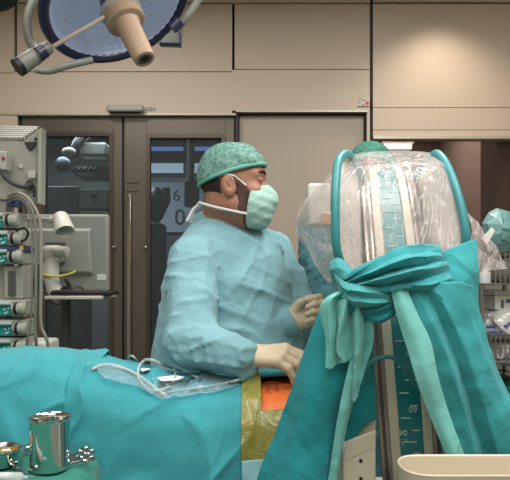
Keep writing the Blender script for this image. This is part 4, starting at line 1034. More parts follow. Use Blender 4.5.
# ------------------------------------------------------------------ the imaging C-arm
CY, CZ, CR = 1.85, 1.06, .55
TILT = .077; XA = P(399, 270, 1.3)[0]
def cpt(dx, r, th):
    """point on the arc: dx across the width, r radius, th angle up from the point nearest the viewer"""
    z = CZ+r*math.sin(th); y = CY-r*math.cos(th)
    return np.array([XA+dx+TILT*(1.3-z)+.2*(y-1.3), y, z])
def c_arm():
    t = thing('imaging_c_arm', (XA, 1.1, 0), 'imaging C-arm with cream rails and teal degree scale inside the plastic cover', 'medical machine')
    cream = mat('rail cream', '#cfc7b2', .4); brown = mat('rail steel', '#9a918a', .3, metal=.7); scale = mat('scale teal', '#1c7d80', .35)
    def arc(x0, x1, r0, r1, t0, t1, n=72):
        G = []
        for th in np.linspace(t0, t1, n):
            G.append([cpt(x0, r1, th), cpt(x1, r1, th), cpt(x1, r0, th), cpt(x0, r0, th)])
        m = MB(); m.grid(G, closed_u=True); k = len(m.v)
        m.f.append((0,1,2,3)); m.f.append((k-1,k-2,k-3,k-4)); m.mi += [0,0]; return m
    T0, T1 = math.radians(-96), math.radians(98)
    u = 1.3/F
    obj('arc_body', arc(-33*u, 33*u, .47, .525, T0, T1), mat('arc body white', '#c8c4b6', .4), t)
    for s in (-1, 1):
        a, b = sorted((s*12*u, s*22*u)); obj('cream_rail', arc(a, b, .52, .547, T0, T1), cream, t, bevel=.003)
        a, b = sorted((s*22*u, s*33*u)); obj('steel_rail', arc(a, b, .52, .55, T0, T1), brown, t, bevel=.003)
        a, b = sorted((s*25.5*u, s*29*u)); obj('rail_groove', arc(a, b, .549, .5512, T0, T1), mat('groove brown', '#5d544f', .4, metal=.5), t)
    sc = obj('degree_scale', arc(-12*u, 12*u, .52, .541, T0, T1), scale, t)
    tk = MB()
    for i in range(-60, 75, 3):
        th = math.radians(i); L = 9 if i % 15 == 0 else 6
        x0, x1 = (-9*u, (-9+L*1.6)*u) if (i//3) % 2 else ((9-L*1.3)*u, 9*u)
        d = math.radians(.13)
        tk.hexa([cpt(x0,.5395,th-d), cpt(x1,.5395,th-d), cpt(x1,.5425,th-d), cpt(x0,.5425,th-d), cpt(x0,.5395,th+d), cpt(x1,.5395,th+d), cpt(x1,.5425,th+d), cpt(x0,.5425,th+d)])
    pale = mat('scale print', '#b9d8d4', .5)
    obj('scale_marks', tk, pale, sc)
    # numbers and triangle as on the lower scale
    def onarc(px, py):
        z = EYE-(py-HY)/F*1.33
        th = math.asin(max(-1, min(1, (z-CZ)/.545))); o = cpt(0, .5445, th)
        X = (px-CX)/F*o[1]; o[0] = X
        return o, np.array([-TILT*0-.0,-math.cos(th)*0+math.sin(th), math.cos(th)])
    for s, px, py in (('60', 413, 407), ('90', 403, 432)):
        o, uz = onarc(px, py); text_mesh(s, .019, o, (-1,0,0) if py < 410 and py > 300 else (1,0,0), -uz if py < 410 and py > 300 else uz, 'scale_number', pale, sc, .0008)
    o, uz = onarc(403, 441); m = MB(); ux = np.array([1.0,0,0]); nn = np.array([0,-.0012,0])
    tri = [o-ux*.008+uz*.007, o+ux*.008+uz*.007, o-uz*.008]
    m.tube([q+nn for q in tri], .0009, 6, closed=True); obj('scale_triangle', m, pale, sc)
    # side covers and teal bumper hoops
    hoopm = mat('hoop teal', '#3c8f93', .4)
    HL = [(356,282,1.36),(344,270,1.30),(337,250,1.275),(335.5,225,1.27),(335.5,195,1.28),(337,170,1.31),(340,158,1.345),(348,154,1.40),(356,166,1.5),(365,183,1.60)]
    HR = [(458,282,1.36),(466,262,1.30),(466.5,240,1.275),(463,215,1.28),(456.5,190,1.30),(449,170,1.335),(442,158,1.37),(435,154,1.41),(426,164,1.5),(417,178,1.58)]
    for H in (HL, HR):
        path = crom([P(*h) for h in H], 60); hp = obj('bumper_hoop', MB().tube(path, [.0096]*60, 14), hoopm, t)
        s = -1 if H is HL else 1
        rows = []
        for k in np.linspace(4, 50, 30):
            a = path[int(k)]; th = math.asin(max(-.95, min(.95, (a[2]-CZ)/.56)))
            b = cpt(s*32*u, .50, th); a2 = a+np.array([-s*.004, .014, 0])
            rows.append([a2*(1-q)+b*q for q in np.linspace(0, 1, 10)])
        obj('side_cover', MB().grid(rows), mat('side cover white', '#ece4de', .4), t, solid=.006, solid_off=0)
    # detector at the upper end, tube head below
    c = cpt(0, .50, math.radians(92))
    m = MB(); m.lathe([(-.02,.10),(-.005,.15),(.0,.155),(.12,.155),(.135,.145),(.14,.0)], c+np.array([-.02,.0,-.02]), (0,0,-1), 48); obj('detector', m, M_white, t)
    m = MB(); m.pbox(308, 331, 183, 225, 1.80, 1.92); m.pbox(322, 336, 212, 226, 1.79, 1.81); obj('detector_grip', m, M_white, t, bevel=.008)
    m = MB(); m.pbox(323, 329, 213, 224, 1.775, 1.80); obj('grip_label', m, mat('label peach', '#d9a88a', .6), t)
    c = cpt(0, .50, math.radians(-93))
    m = MB(); m.box(c+np.array([0,.02,.0]), (.26,.24,.10)); obj('tube_head', m, M_white, t, bevel=.02)
    # carriage and base
    m = MB(); m.box((XA+.04, 1.23, .68), (.20,.16,.22)); obj('carriage', m, M_white, t, bevel=.02)
    m = MB(); m.hexa([P(342,463,1.24), P(376,448,1.24), P(376,448,1.30), P(342,463,1.30), P(346,441,1.24), P(376,430,1.24), P(376,430,1.30), P(346,441,1.30)])
    m.pbox(343, 376, 445, 500, 1.242, 1.31)
    br = obj('bracket', m, mat('bracket cream', '#c9c2ae', .45), t, bevel=.004)
    m = MB(); m.pbox(355, 376, 415, 440, 1.29, 1.33); obj('bracket_plate', m, mat('bracket cream dim', '#bdb6a3', .45), br, bevel=.003)
    m = MB()
    for a, b in ((361,461),(361,479)): m.lathe([(0,.0035),(.003,.0035)], P(a, b, 1.239), (0,1,0), 12)
    obj('bolt_hole', m, M_black, br)
    m = MB(); m.box((XA+.02, 1.12, .42), (.26,.22,.36)); obj('column', m, M_white, t, bevel=.03)
    m = MB(); m.box((XA+.02, 1.15, .07), (.6,.5,.1)); obj('base', m, M_white, t, bevel=.03)
c_arm()

def cover():
    film = clear('clear drape plastic', '#fbf7f7', .22, .2, .6, 20, white='#fffaf8', wr=.46)
    t = thing('plastic_cover', P(395, 280, 1.3), 'clear crumpled plastic cover bagged over the C-arm head', 'cover')
    # rows: py, left px, right px, front depth, back depth
    rows = [(155,345,432,1.50,1.80),(158,337,441,1.38,1.92),(164,328,451,1.30,1.98),(172,317,457,1.262,2.03),(190,304,464,1.24,2.05),(208,299,469,1.235,2.05),(225,303,472,1.235,2.03),(242,314,473,1.238,2.0),(262,330,475,1.25,1.95),(285,340,470,1.29,1.85)]
    ctl = []
    for py, x0, x1, y0, y1 in rows:
        ring = []; ym = y0*.55+y1*.45
        z = EYE-(py-HY)/F*(y0+.05)
        X0 = (x0-CX)/F*(ym if x0 < 330 else y0+.12); X1 = (x1-CX)/F*(y0+.10)
        for k in range(24):
            a = 2*math.pi*k/24; ca, sa = math.cos(a), math.sin(a)
            e = .62
            X = (X0+X1)/2+(X1-X0)/2*np.sign(ca)*abs(ca)**e; yy = (y0+y1)/2+(y1-y0)/2*np.sign(sa)*abs(sa)**e
            ring.append([X, yy, z])
        ctl.append(ring)
    ctl = np.array(ctl); n = 200
    G = np.array([crom(ctl[:, k % 24], 90) for k in range(25)]).transpose(1, 0, 2)
    G = np.array([crom(r, n+1) for r in G])[:, :n]
    cen = G.mean(1, keepdims=True)*np.array([1,1,0])+np.array([0,0,1])*G[..., 2:3].mean(1, keepdims=True)
    nn = G-cen; nn /= np.linalg.norm(nn, axis=2, keepdims=True)+1e-9
    w = .014*ridge(G, (.9,.35,.15), (.1,-.2,1), 12, 41, 2)+.010*ridge(G, (.5,.5,.6), (.7,-.2,-.7), 14, 45, 2)+.007*fnoise(G, 5, 47, 3)
    front = np.where((nn[..., 1:2] < -.2), .45, 1.0)
    G = G+nn*(w[..., None]*front)
    m = MB(); m.grid(G, closed_u=True)
    # close the top with a fan
    top = [int(i) for i in range(n)]; c0 = len(m.v); m.v.append(tuple(G[0].mean(0)+np.array([0,0,.012])))
    for i in range(n): m.f.append((c0, (i+1) % n, i)); m.mi.append(0)
    obj('bag', m, film, t, sharp=0)
    # loose flap blowing out at the right
    F_ = [[(466,212,1.30),(470,232,1.29),(473,255,1.28),(474,274,1.28)],[(482,232,1.34),(484,246,1.33),(486,260,1.33),(487,271,1.33)],[(505,264,1.40),(505,266,1.40),(505.5,268,1.40),(506,269,1.40)]]
    G = loft(F_, 36, 40); G = G+gnorm(G)*(.006*fnoise(G, 7, 51, 3)+.004*crease(G, (.2,.2,1), 14, 53))[..., None]
    obj('flap', MB().grid(G), film, t, sharp=0, solid=.0005)
    # skirt below the knot with its teal elastic hem
    HEM = [(352,402,1.20),(358,386,1.20),(363,372,1.20),(373,361,1.205),(386,357,1.21),(397,360,1.21),(406,372,1.21),(416,386,1.21),(428,396,1.21),(440,406,1.21)]
    TOP = [(356,325,1.215),(366,318,1.22),(374,314,1.225),(381,312,1.23),(388,311,1.23),(395,311,1.23),(402,312,1.23),(409,314,1.23),(414,316,1.23),(420,320,1.23)]
    mid = [((a[0]+b[0])/2, (a[1]+b[1])/2, 1.215) for a, b in zip(HEM, TOP)]
    G = loft([TOP, mid, HEM], 60, 40); G = G+gnorm(G)*(.006*fnoise(G, 8, 61, 3)+.006*crease(G, (.9,.1,.2), 16, 63))[..., None]
    film2 = clear('clear skirt plastic', '#e6efee', .10, .15, .9, 40, white='#d5e0df', wr=.16)
    obj('skirt', MB().grid(G), film2, t, sharp=0)
    obj('elastic_hem', MB().tube(crom([P(a, b, Y-.004) for a, b, Y in HEM], 50), .0045, 10), mat('hem teal', '#2c7f83', .6), t)
cover()

def tie_drape():
    t = thing('tied_drape', P(370, 300, 1.15), 'big teal drape knotted around the C-arm and hanging to both sides', 'drape')
    def piece(name, rows, m, nu=60, nv=60, amp=.008, d=(1,.2,.2), fr=7, seed=1, th=.002, fine=.004, **k):
        G = loft(rows, nu, nv); n = gnorm(G); s = np.sign(-n[..., 1:2]); s[s == 0] = 1; n = n*s
        w = amp*(crease(G, d, fr, seed, 1.6, 1.6)-.5)+fine*fnoise(G, 6, seed+2, 3)
        e = np.minimum(np.linspace(0, 1, G.shape[0]), 1)[:, None]*.7+.3
        G = G+n*(w*e)[..., None]
        o = obj(name, MB().grid(G), m, t, solid=th, sharp=60); return o
    # left hanging sheet
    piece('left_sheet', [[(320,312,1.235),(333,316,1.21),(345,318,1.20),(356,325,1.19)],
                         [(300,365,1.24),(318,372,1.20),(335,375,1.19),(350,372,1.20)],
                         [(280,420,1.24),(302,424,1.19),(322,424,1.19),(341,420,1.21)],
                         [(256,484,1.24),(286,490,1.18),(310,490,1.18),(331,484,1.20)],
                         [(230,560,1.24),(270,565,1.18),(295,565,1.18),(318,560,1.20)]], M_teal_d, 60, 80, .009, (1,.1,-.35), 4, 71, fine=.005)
    # inner return of that sheet, pale lining edge
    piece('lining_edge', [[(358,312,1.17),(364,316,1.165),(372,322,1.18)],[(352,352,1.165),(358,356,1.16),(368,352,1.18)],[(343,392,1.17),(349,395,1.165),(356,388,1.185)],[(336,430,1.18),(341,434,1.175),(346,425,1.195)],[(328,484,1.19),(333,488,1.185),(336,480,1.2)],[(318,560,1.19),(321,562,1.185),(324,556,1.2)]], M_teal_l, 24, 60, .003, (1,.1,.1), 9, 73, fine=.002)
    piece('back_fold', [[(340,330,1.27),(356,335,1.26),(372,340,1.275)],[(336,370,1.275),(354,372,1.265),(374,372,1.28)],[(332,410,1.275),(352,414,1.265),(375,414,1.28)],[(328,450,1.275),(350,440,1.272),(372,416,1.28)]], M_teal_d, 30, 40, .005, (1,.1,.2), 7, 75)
    # light tail of the knot: broad pleats
    def acc(rows, n=9):
        dense = []
        for r in rows:
            r = [np.array(P(*p)) for p in r]; q = []
            for i in range(len(r)-1):
                for s in np.linspace(0, 1, n, endpoint=False):
                    ss = s*s*(3-2*s)*.6+s*.4; q.append(r[i]*(1-ss)+r[i+1]*ss)
            q.append(r[-1]); dense.append(q)
        dense = np.array(dense); return np.array([crom(dense[:, i], 70) for i in range(dense.shape[1])]).transpose(1, 0, 2)
    def pleats(name, cols, m, seed=1, fine=.002, amp=.0, d=(1,.2,.2), al=(0,0,1), fr=14, n=9):
        """cols: pleat lines from top to bottom, side by side, all with the same number of points"""
        rows = [[c[i] for c in cols] for i in range(len(cols[0]))]
        G = acc(rows, n); nn = gnorm(G); s = np.sign(-nn[..., 1:2]); s[s == 0] = 1; nn = nn*s
        w = fine*fnoise(G, 9, seed, 3)+amp*ridge(G, d, al, fr, seed, 2.5)
        return obj(name, MB().grid(G+nn*w[..., None]), m, t, solid=.002, sharp=60)
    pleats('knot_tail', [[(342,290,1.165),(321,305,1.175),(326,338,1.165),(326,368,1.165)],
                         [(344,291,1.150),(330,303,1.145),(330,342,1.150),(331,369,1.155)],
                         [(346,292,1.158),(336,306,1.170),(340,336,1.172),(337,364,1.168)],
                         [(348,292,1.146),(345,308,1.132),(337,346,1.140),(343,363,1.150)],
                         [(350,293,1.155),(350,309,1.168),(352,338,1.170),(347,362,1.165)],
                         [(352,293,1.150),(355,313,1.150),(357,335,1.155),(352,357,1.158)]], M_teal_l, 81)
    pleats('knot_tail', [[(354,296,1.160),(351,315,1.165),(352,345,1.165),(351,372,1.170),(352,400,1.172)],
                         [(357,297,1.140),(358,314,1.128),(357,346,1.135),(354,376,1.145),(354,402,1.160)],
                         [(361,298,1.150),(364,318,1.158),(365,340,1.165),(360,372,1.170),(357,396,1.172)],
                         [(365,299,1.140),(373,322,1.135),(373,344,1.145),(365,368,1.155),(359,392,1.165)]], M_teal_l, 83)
    # knot: twisted wraps
    def rope(name, pts, rad, m, ridges=5, twist=2.5, flat=1.0, seed=0, depth=.16):
        path = crom([P(*p) for p in pts], 60); rs = crom([[r] for r in rad], 60)[:, 0]
        rnd = np.random.RandomState(seed); ph = rnd.uniform(0, 6.28, 3)
        def shp(u, a): return 1+depth*(math.sin(ridges*a+twist*u*6.28+ph[0])*.6+math.sin((ridges+2)*a-twist*u*4+ph[1])*.4+.35*math.sin(2*a+u*9+ph[2]))
        return obj(name, MB().tube(path, rs, 40, shape=shp), m, t, sharp=60)
    M_mid = cloth('mid teal drape', '#479a9b')
    rope('knot_core', [(340,298,1.18),(352,299,1.17),(368,303,1.165),(384,308,1.18)], [.02,.034,.034,.02], M_teal_d, 4, 1.5, seed=1)
    pleats('knot_wrap', [[(334,274,1.20),(344,281,1.15),(356,284,1.128),(374,287,1.118),(391,291,1.13),(402,295,1.17)],
                         [(335,278,1.19),(344,288,1.132),(357,291,1.108),(374,293,1.104),(391,295,1.12),(402,298,1.16)],
                         [(336,282,1.19),(345,293,1.136),(358,296,1.118),(375,298,1.112),(391,299,1.125),(401,300,1.165)],
                         [(337,286,1.185),(346,299,1.128),(359,302,1.106),(375,303,1.102),(390,302,1.12),(400,302,1.165)],
                         [(340,290,1.19),(348,305,1.150),(360,308,1.132),(375,308,1.126),(389,305,1.14),(398,303,1.18)]], M_mid, 85, n=7)
    pleats('knot_wrap', [[(352,302,1.175),(362,306,1.14),(376,305,1.13),(388,300,1.135),(398,290,1.16)],
                         [(354,308,1.165),(364,311,1.122),(378,310,1.112),(391,304,1.12),(402,294,1.15)],
                         [(357,313,1.17),(367,316,1.132),(380,315,1.124),(393,309,1.132),(404,299,1.16)],
                         [(361,316,1.17),(370,321,1.128),(382,320,1.120),(394,313,1.13),(404,303,1.16)],
                         [(366,318,1.19),(374,324,1.16),(384,323,1.155),(395,316,1.16),(404,306,1.18)]], M_teal_d, 87, n=7)
    # gathered scarf rising to the upper right, its pleats running along it
    pleats('scarf', [[(336,284,1.215),(348,274,1.215),(364,264,1.21),(384,254,1.21),(404,246,1.215),(424,243,1.22),(440,246,1.23)],
                     [(336,285,1.19),(348,276,1.165),(364,266,1.15),(384,256,1.15),(404,247,1.16),(424,244,1.185),(440,247,1.21)],
                     [(338,286,1.195),(352,278,1.168),(369,270,1.145),(388,261,1.140),(408,254,1.15),(426,252,1.175),(441,253,1.20)],
                     [(340,287,1.180),(354,279,1.135),(372,272,1.112),(391,264,1.110),(410,258,1.12),(428,256,1.15),(443,256,1.185)],
                     [(341,288,1.19),(356,282,1.150),(374,277,1.138),(394,271,1.138),(413,267,1.145),(431,264,1.165),(446,262,1.19)],
                     [(343,289,1.175),(358,285,1.125),(377,280,1.098),(397,275,1.095),(416,271,1.105),(434,268,1.14),(449,265,1.18)],
                     [(345,290,1.19),(361,289,1.145),(380,286,1.125),(400,282,1.122),(420,279,1.13),(437,275,1.15),(452,270,1.185)],
                     [(347,292,1.18),(364,293,1.128),(384,291,1.106),(404,287,1.102),(424,285,1.11),(441,282,1.14),(456,277,1.18)],
                     [(352,296,1.20),(370,299,1.16),(390,299,1.15),(410,296,1.15),(430,294,1.155),(446,292,1.17),(460,288,1.19)]], M_teal, 91, fine=.004, n=7, amp=.004, d=(-.4,.2,.9), al=(1,0,.4), fr=30)
    pleats('side_fold', [[(330,262,1.235),(338,258,1.225),(346,262,1.215),(354,270,1.21)],[(330,270,1.22),(338,268,1.20),(346,271,1.19),(354,276,1.19)],[(331,278,1.225),(338,279,1.20),(345,281,1.185),(353,283,1.19)],[(334,290,1.23),(340,292,1.20),(347,292,1.19),(354,292,1.2)]], M_mid, 89)
    # upper right corner block
    piece('right_corner', [[(436,256,1.225),(448,250,1.215),(462,244,1.215),(476,239,1.225)],[(438,276,1.19),(452,275,1.18),(466,274,1.185),(477,272,1.205)],[(442,300,1.18),(458,302,1.17),(470,304,1.18),(479,310,1.20)],[(448,330,1.18),(462,332,1.17),(474,336,1.18),(484,340,1.20)]], M_teal, 50, 60, .006, (.9,.1,.4), 6, 95)
    # great right sheet, its folds fanning out from the knot
    pleats('right_sheet', [[(396,292,1.1528),(404,322,1.1556),(420,372,1.1583),(438,424,1.1611),(450,466,1.1611),(462,520,1.1611)],
                           [(400,290,1.1363),(411,320,1.1281),(428,370,1.1281),(446,422,1.1308),(458,466,1.1308),(470,520,1.1308)],
                           [(413,286,1.1308),(428,314,1.1199),(449,362,1.1171),(466,418,1.1199),(478,464,1.1226),(490,520,1.1226)],
                           [(421,284,1.1391),(436,312,1.1391),(456,362,1.1446),(472,416,1.1473),(486,462,1.1473),(500,520,1.1473)],
                           [(430,282,1.1336),(447,310,1.1253),(469,360,1.1253),(487,414,1.1281),(500,460,1.1281),(516,520,1.1281)],
                           [(456,282,1.1473),(468,312,1.1363),(487,364,1.1363),(507,414,1.1391),(524,460,1.1391),(544,520,1.1391)],
                           [(470,286,1.1639),(480,316,1.1611),(497,368,1.1611),(518,416,1.1611),(536,460,1.1611),(556,520,1.1611)]], M_teal, 101, fine=.004, amp=.012, d=(.8,.2,.5), al=(-.3,0,1), fr=5, n=14)
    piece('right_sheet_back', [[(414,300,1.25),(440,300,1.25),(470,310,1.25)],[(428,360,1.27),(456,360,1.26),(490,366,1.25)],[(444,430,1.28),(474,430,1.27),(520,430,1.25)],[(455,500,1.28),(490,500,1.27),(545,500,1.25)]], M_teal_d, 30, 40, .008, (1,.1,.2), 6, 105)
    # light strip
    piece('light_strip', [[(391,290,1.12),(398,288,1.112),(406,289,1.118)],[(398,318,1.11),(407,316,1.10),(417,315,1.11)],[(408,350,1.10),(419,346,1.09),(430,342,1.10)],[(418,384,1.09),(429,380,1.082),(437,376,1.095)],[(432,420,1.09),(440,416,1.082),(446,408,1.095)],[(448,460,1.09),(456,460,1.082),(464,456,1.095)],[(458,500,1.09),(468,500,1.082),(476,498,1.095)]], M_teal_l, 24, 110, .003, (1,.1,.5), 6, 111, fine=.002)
tie_drape()

# ------------------------------------------------------------------ wire cart at the right
def cart():
    Y = 2.25; chrome = mat('chrome wire', '#9b9a96', .25, metal=.9)
    t = thing('wire_cart', P(515, 500, Y), 'chrome wire shelf cart at the right edge', 'cart')
    floorz = .02
    for (px, yy) in ((481,Y),(549,Y),(481,Y+.4),(549,Y+.4)):
        a = P(px, 250, Y); m = MB(); m.tube([(a[0], yy, floorz), (a[0], yy, P(0,250,Y)[2])], .011, 12); obj('post', m, chrome, t)
        m = MB(); m.ell((a[0], yy, .03), (.025,.015,.025)); obj('caster', m, M_black, t)
    x0 = P(481,0,Y)[0]; x1 = P(549,0,Y)[0]
    for (pt, pb) in ((253,284),(335,362),(388,400)):
        zt = P(0,pt,Y)[2]; zb = P(0,pb,Y)[2]; m = MB()
        for z in (zt, zb, (zt+zb)/2):
            r = .0045 if z != (zt+zb)/2 else .0028
            m.tube([(x0,Y,z),(x1,Y,z),(x1,Y+.4,z),(x0,Y+.4,z)], r, 8, closed=True)
        for k in range(15):
            x = x0+(x1-x0)*k/14; m.tube([(x,Y,zt),(x,Y,zb),(x,Y+.4,zb),(x,Y+.4,zt)], .0028, 6)
        for k in range(6):
            y = Y+.4*k/6; m.tube([(x0,y,zt),(x0,y,zb),(x1,y,zb)], .0028, 6)
        obj('wire_basket', m, chrome, t)
        m = MB(); m.box(((x0+x1)/2, Y+.2, zb-.003), (x1-x0-.01, .39, .004)); obj('shelf_liner', m, mat('liner grey', '#9b9890', .6), t)
    def bag(name, px0, px1, py0, py1, Yc, m, seed, lab, cat, dep=.10, e=.012, h=.012):
        a = P(px0, py1, Yc); b = P(px1, py0, Yc); c = (a+b)/2; r = np.array([(b[0]-a[0])/2, dep, (b[2]-a[2])/2])
        def f(p):
            q = (p-c)/r; k = (np.abs(q)**3.2).sum(-1)**(1/3.2); g = (k-1)*min(r)
            return g-e*1.2*ridge(p, (.7,.4,.6), (.4,.2,-.8), 15, seed, 2, warp=1.0, brk=.7)-e*.9*ridge(p, (.3,.5,-.8), (.9,.1,.3), 17, seed+4, 2, warp=1.0, brk=.7)-e*.6*fnoise(p, 7, seed, 2)
        o = sdf_obj(name, f, c-r-.03, c+r+.03, h, m, smooth=False); tag(o, lab, cat); return o
    wrap = Mat('teal cloth in glossy wrap'); wrap.b.inputs['Base Color'].default_value = lin('#65908f'); wrap.b.inputs['Roughness'].default_value = .4; wrap.b.inputs['Coat Weight'].default_value = .4; wrap.b.inputs['Coat Roughness'].default_value = .1
    # tilted wrapped pack on the top basket
    out = [(482,223),(489,212),(497,208),(508,211),(522,214),(527,232),(521,250),(508,253),(496,253),(487,249),(482,240)]
    rnd = random.Random(5); m = MB(); cx, cy = 503, 231
    lay = []
    for sc_, yy, jit in ((1.0, .09, 0), (.93, .05, 1.5), (.62, .025, 2.5), (.28, .015, 3)):
        lay.append([P(cx+(a-cx)*sc_+rnd.uniform(-jit, jit), cy+(b-cy)*sc_+rnd.uniform(-jit, jit), Y+yy+rnd.uniform(-.008, .008)*(jit > 0)) for a, b in out])
    back = [[P(cx+(a-cx)*q, cy+(b-cy)*q, Y+yy) for a, b in out] for q, yy in ((.9,.25),(1.0,.2),)]
    m.grid(back+lay, closed_u=True); n0 = len(out)
    m.f.append(tuple(range(n0-1,-1,-1))); m.mi.append(0); k0 = len(m.v)-n0; m.v.append(tuple(P(cx, cy, Y+.012))); c0 = len(m.v)-1
    for q in range(n0): m.f.append((c0, k0+q, k0+(q+1) % n0)); m.mi.append(0)
    pk = obj('wrapped_pack', m, wrap.m, smooth=False, bevel=.002); tag(pk, 'teal cloth pack in glossy wrap on top of the wire cart', 'pack')
    c2 = P(489, 238, Y+.05); m = MB(); m.prism([P(482,238,Y+.01),P(492,227,Y+.008),P(495,231,Y+.006),P(487,245,Y+.008)], (0,.003,0)); tag(obj('paper_label', m, mat('label white paper', '#d9dbd6', .5)), 'folded white label on the teal pack', 'label')
    white = mat('white wrap', '#cfcfca', .3, coat=.5)
    b = bag('plastic_bag', 484, 520, 309, 337, Y+.14, white, 131, 'crumpled white plastic bag with blue print in the middle basket', 'bag')
    blue = mat('blue print', '#3c4f9c', .5); m = MB()
    for a, c_, y0, y1 in ((487,490,326,328.6),(490.5,493,325.6,328.4),(493.5,495.6,325.8,328.4),(490,498,331.5,333.4),(500,503,331,332.6)):
        m.pbox(a, c_, y0, y1, Y+.032, Y+.04)
    m.tube([P(504.5,325,Y+.03), P(506,327.5,Y+.03), P(509.5,322.5,Y+.03)], .005, 6)
    obj('blue_print', m, blue, b)
    bag('wrapped_instrument_tray', 484, 522, 338, 360, Y+.2, mat('pale tray wrap', '#a9aaa6', .4), 141, 'pale wrapped packs inside the middle wire basket', 'pack', .14)
    bag('wrapped_instrument_tray', 486, 522, 258, 282, Y+.2, mat('pale grey pack', '#8d8c86', .4), 143, 'pale grey packs inside the top wire basket', 'pack', .14)
    bag('green_pack', 490, 522, 378, 398, Y+.2, mat('dark green pack', '#24584a', .6), 145, 'dark green pack in the lowest wire basket', 'pack', .14)
    # boxes between the shelves
    t = thing('drug_carton', P(503, 309, Y+.1), 'small white carton with grey panel standing on the plastic bag', 'carton')
    m = MB(); m.pbox(495,516,296,310,Y+.08,Y+.2); obj('carton', m, M_white, t, bevel=.003)
    m = MB(); m.pbox(501,504,300,308,Y+.078,Y+.08); m.pbox(506,516,299,303,Y+.078,Y+.08); obj('print', m, mat('print slate', '#55617a', .5), t)
    obj('clear_lid', MB().pbox(495,514,290,296,Y+.08,Y+.2), clear('lid plastic', '#dfe4e2', .4, .1), t, bevel=.004)
    # clip holding bottle on the post
    t = thing('spray_bottle', P(484, 286, Y-.03), 'small clear bottle hanging from the cart post', 'bottle')
    m = MB(); m.lathe([(0,.012),(.004,.02),(.04,.02),(.055,.01),(.065,.009)], P(485,284,Y-.035), (0,0,1), 20); obj('bottle', m, clear('bottle clear', '#cfd8d8', .45, .1), t)
    m = MB(); m.lathe([(.062,.011),(.078,.011)], P(485,284,Y-.035), (0,0,1), 16); obj('cap', m, M_grey, t)
    m = MB(); m.tube([P(485,278,Y-.035), P(485,274,Y-.03), P(482,274,Y-.0)], .003, 6); obj('hook', m, chrome, t)
    t = thing('storage_cabinet', P(530, 600, 2.9), 'grey cabinet behind the wire cart', 'cabinet')
    m = MB(); m.pbox(472,600,278,560,2.85,3.15); obj('body', m, mat('cabinet grey', '#8e8a82', .5), t, bevel=.006)
    m = MB(); m.lathe([(0,.012),(.02,.012)], P(482,297,2.83), (0,1,0), 16); obj('knob', m, M_black, t)
cart()

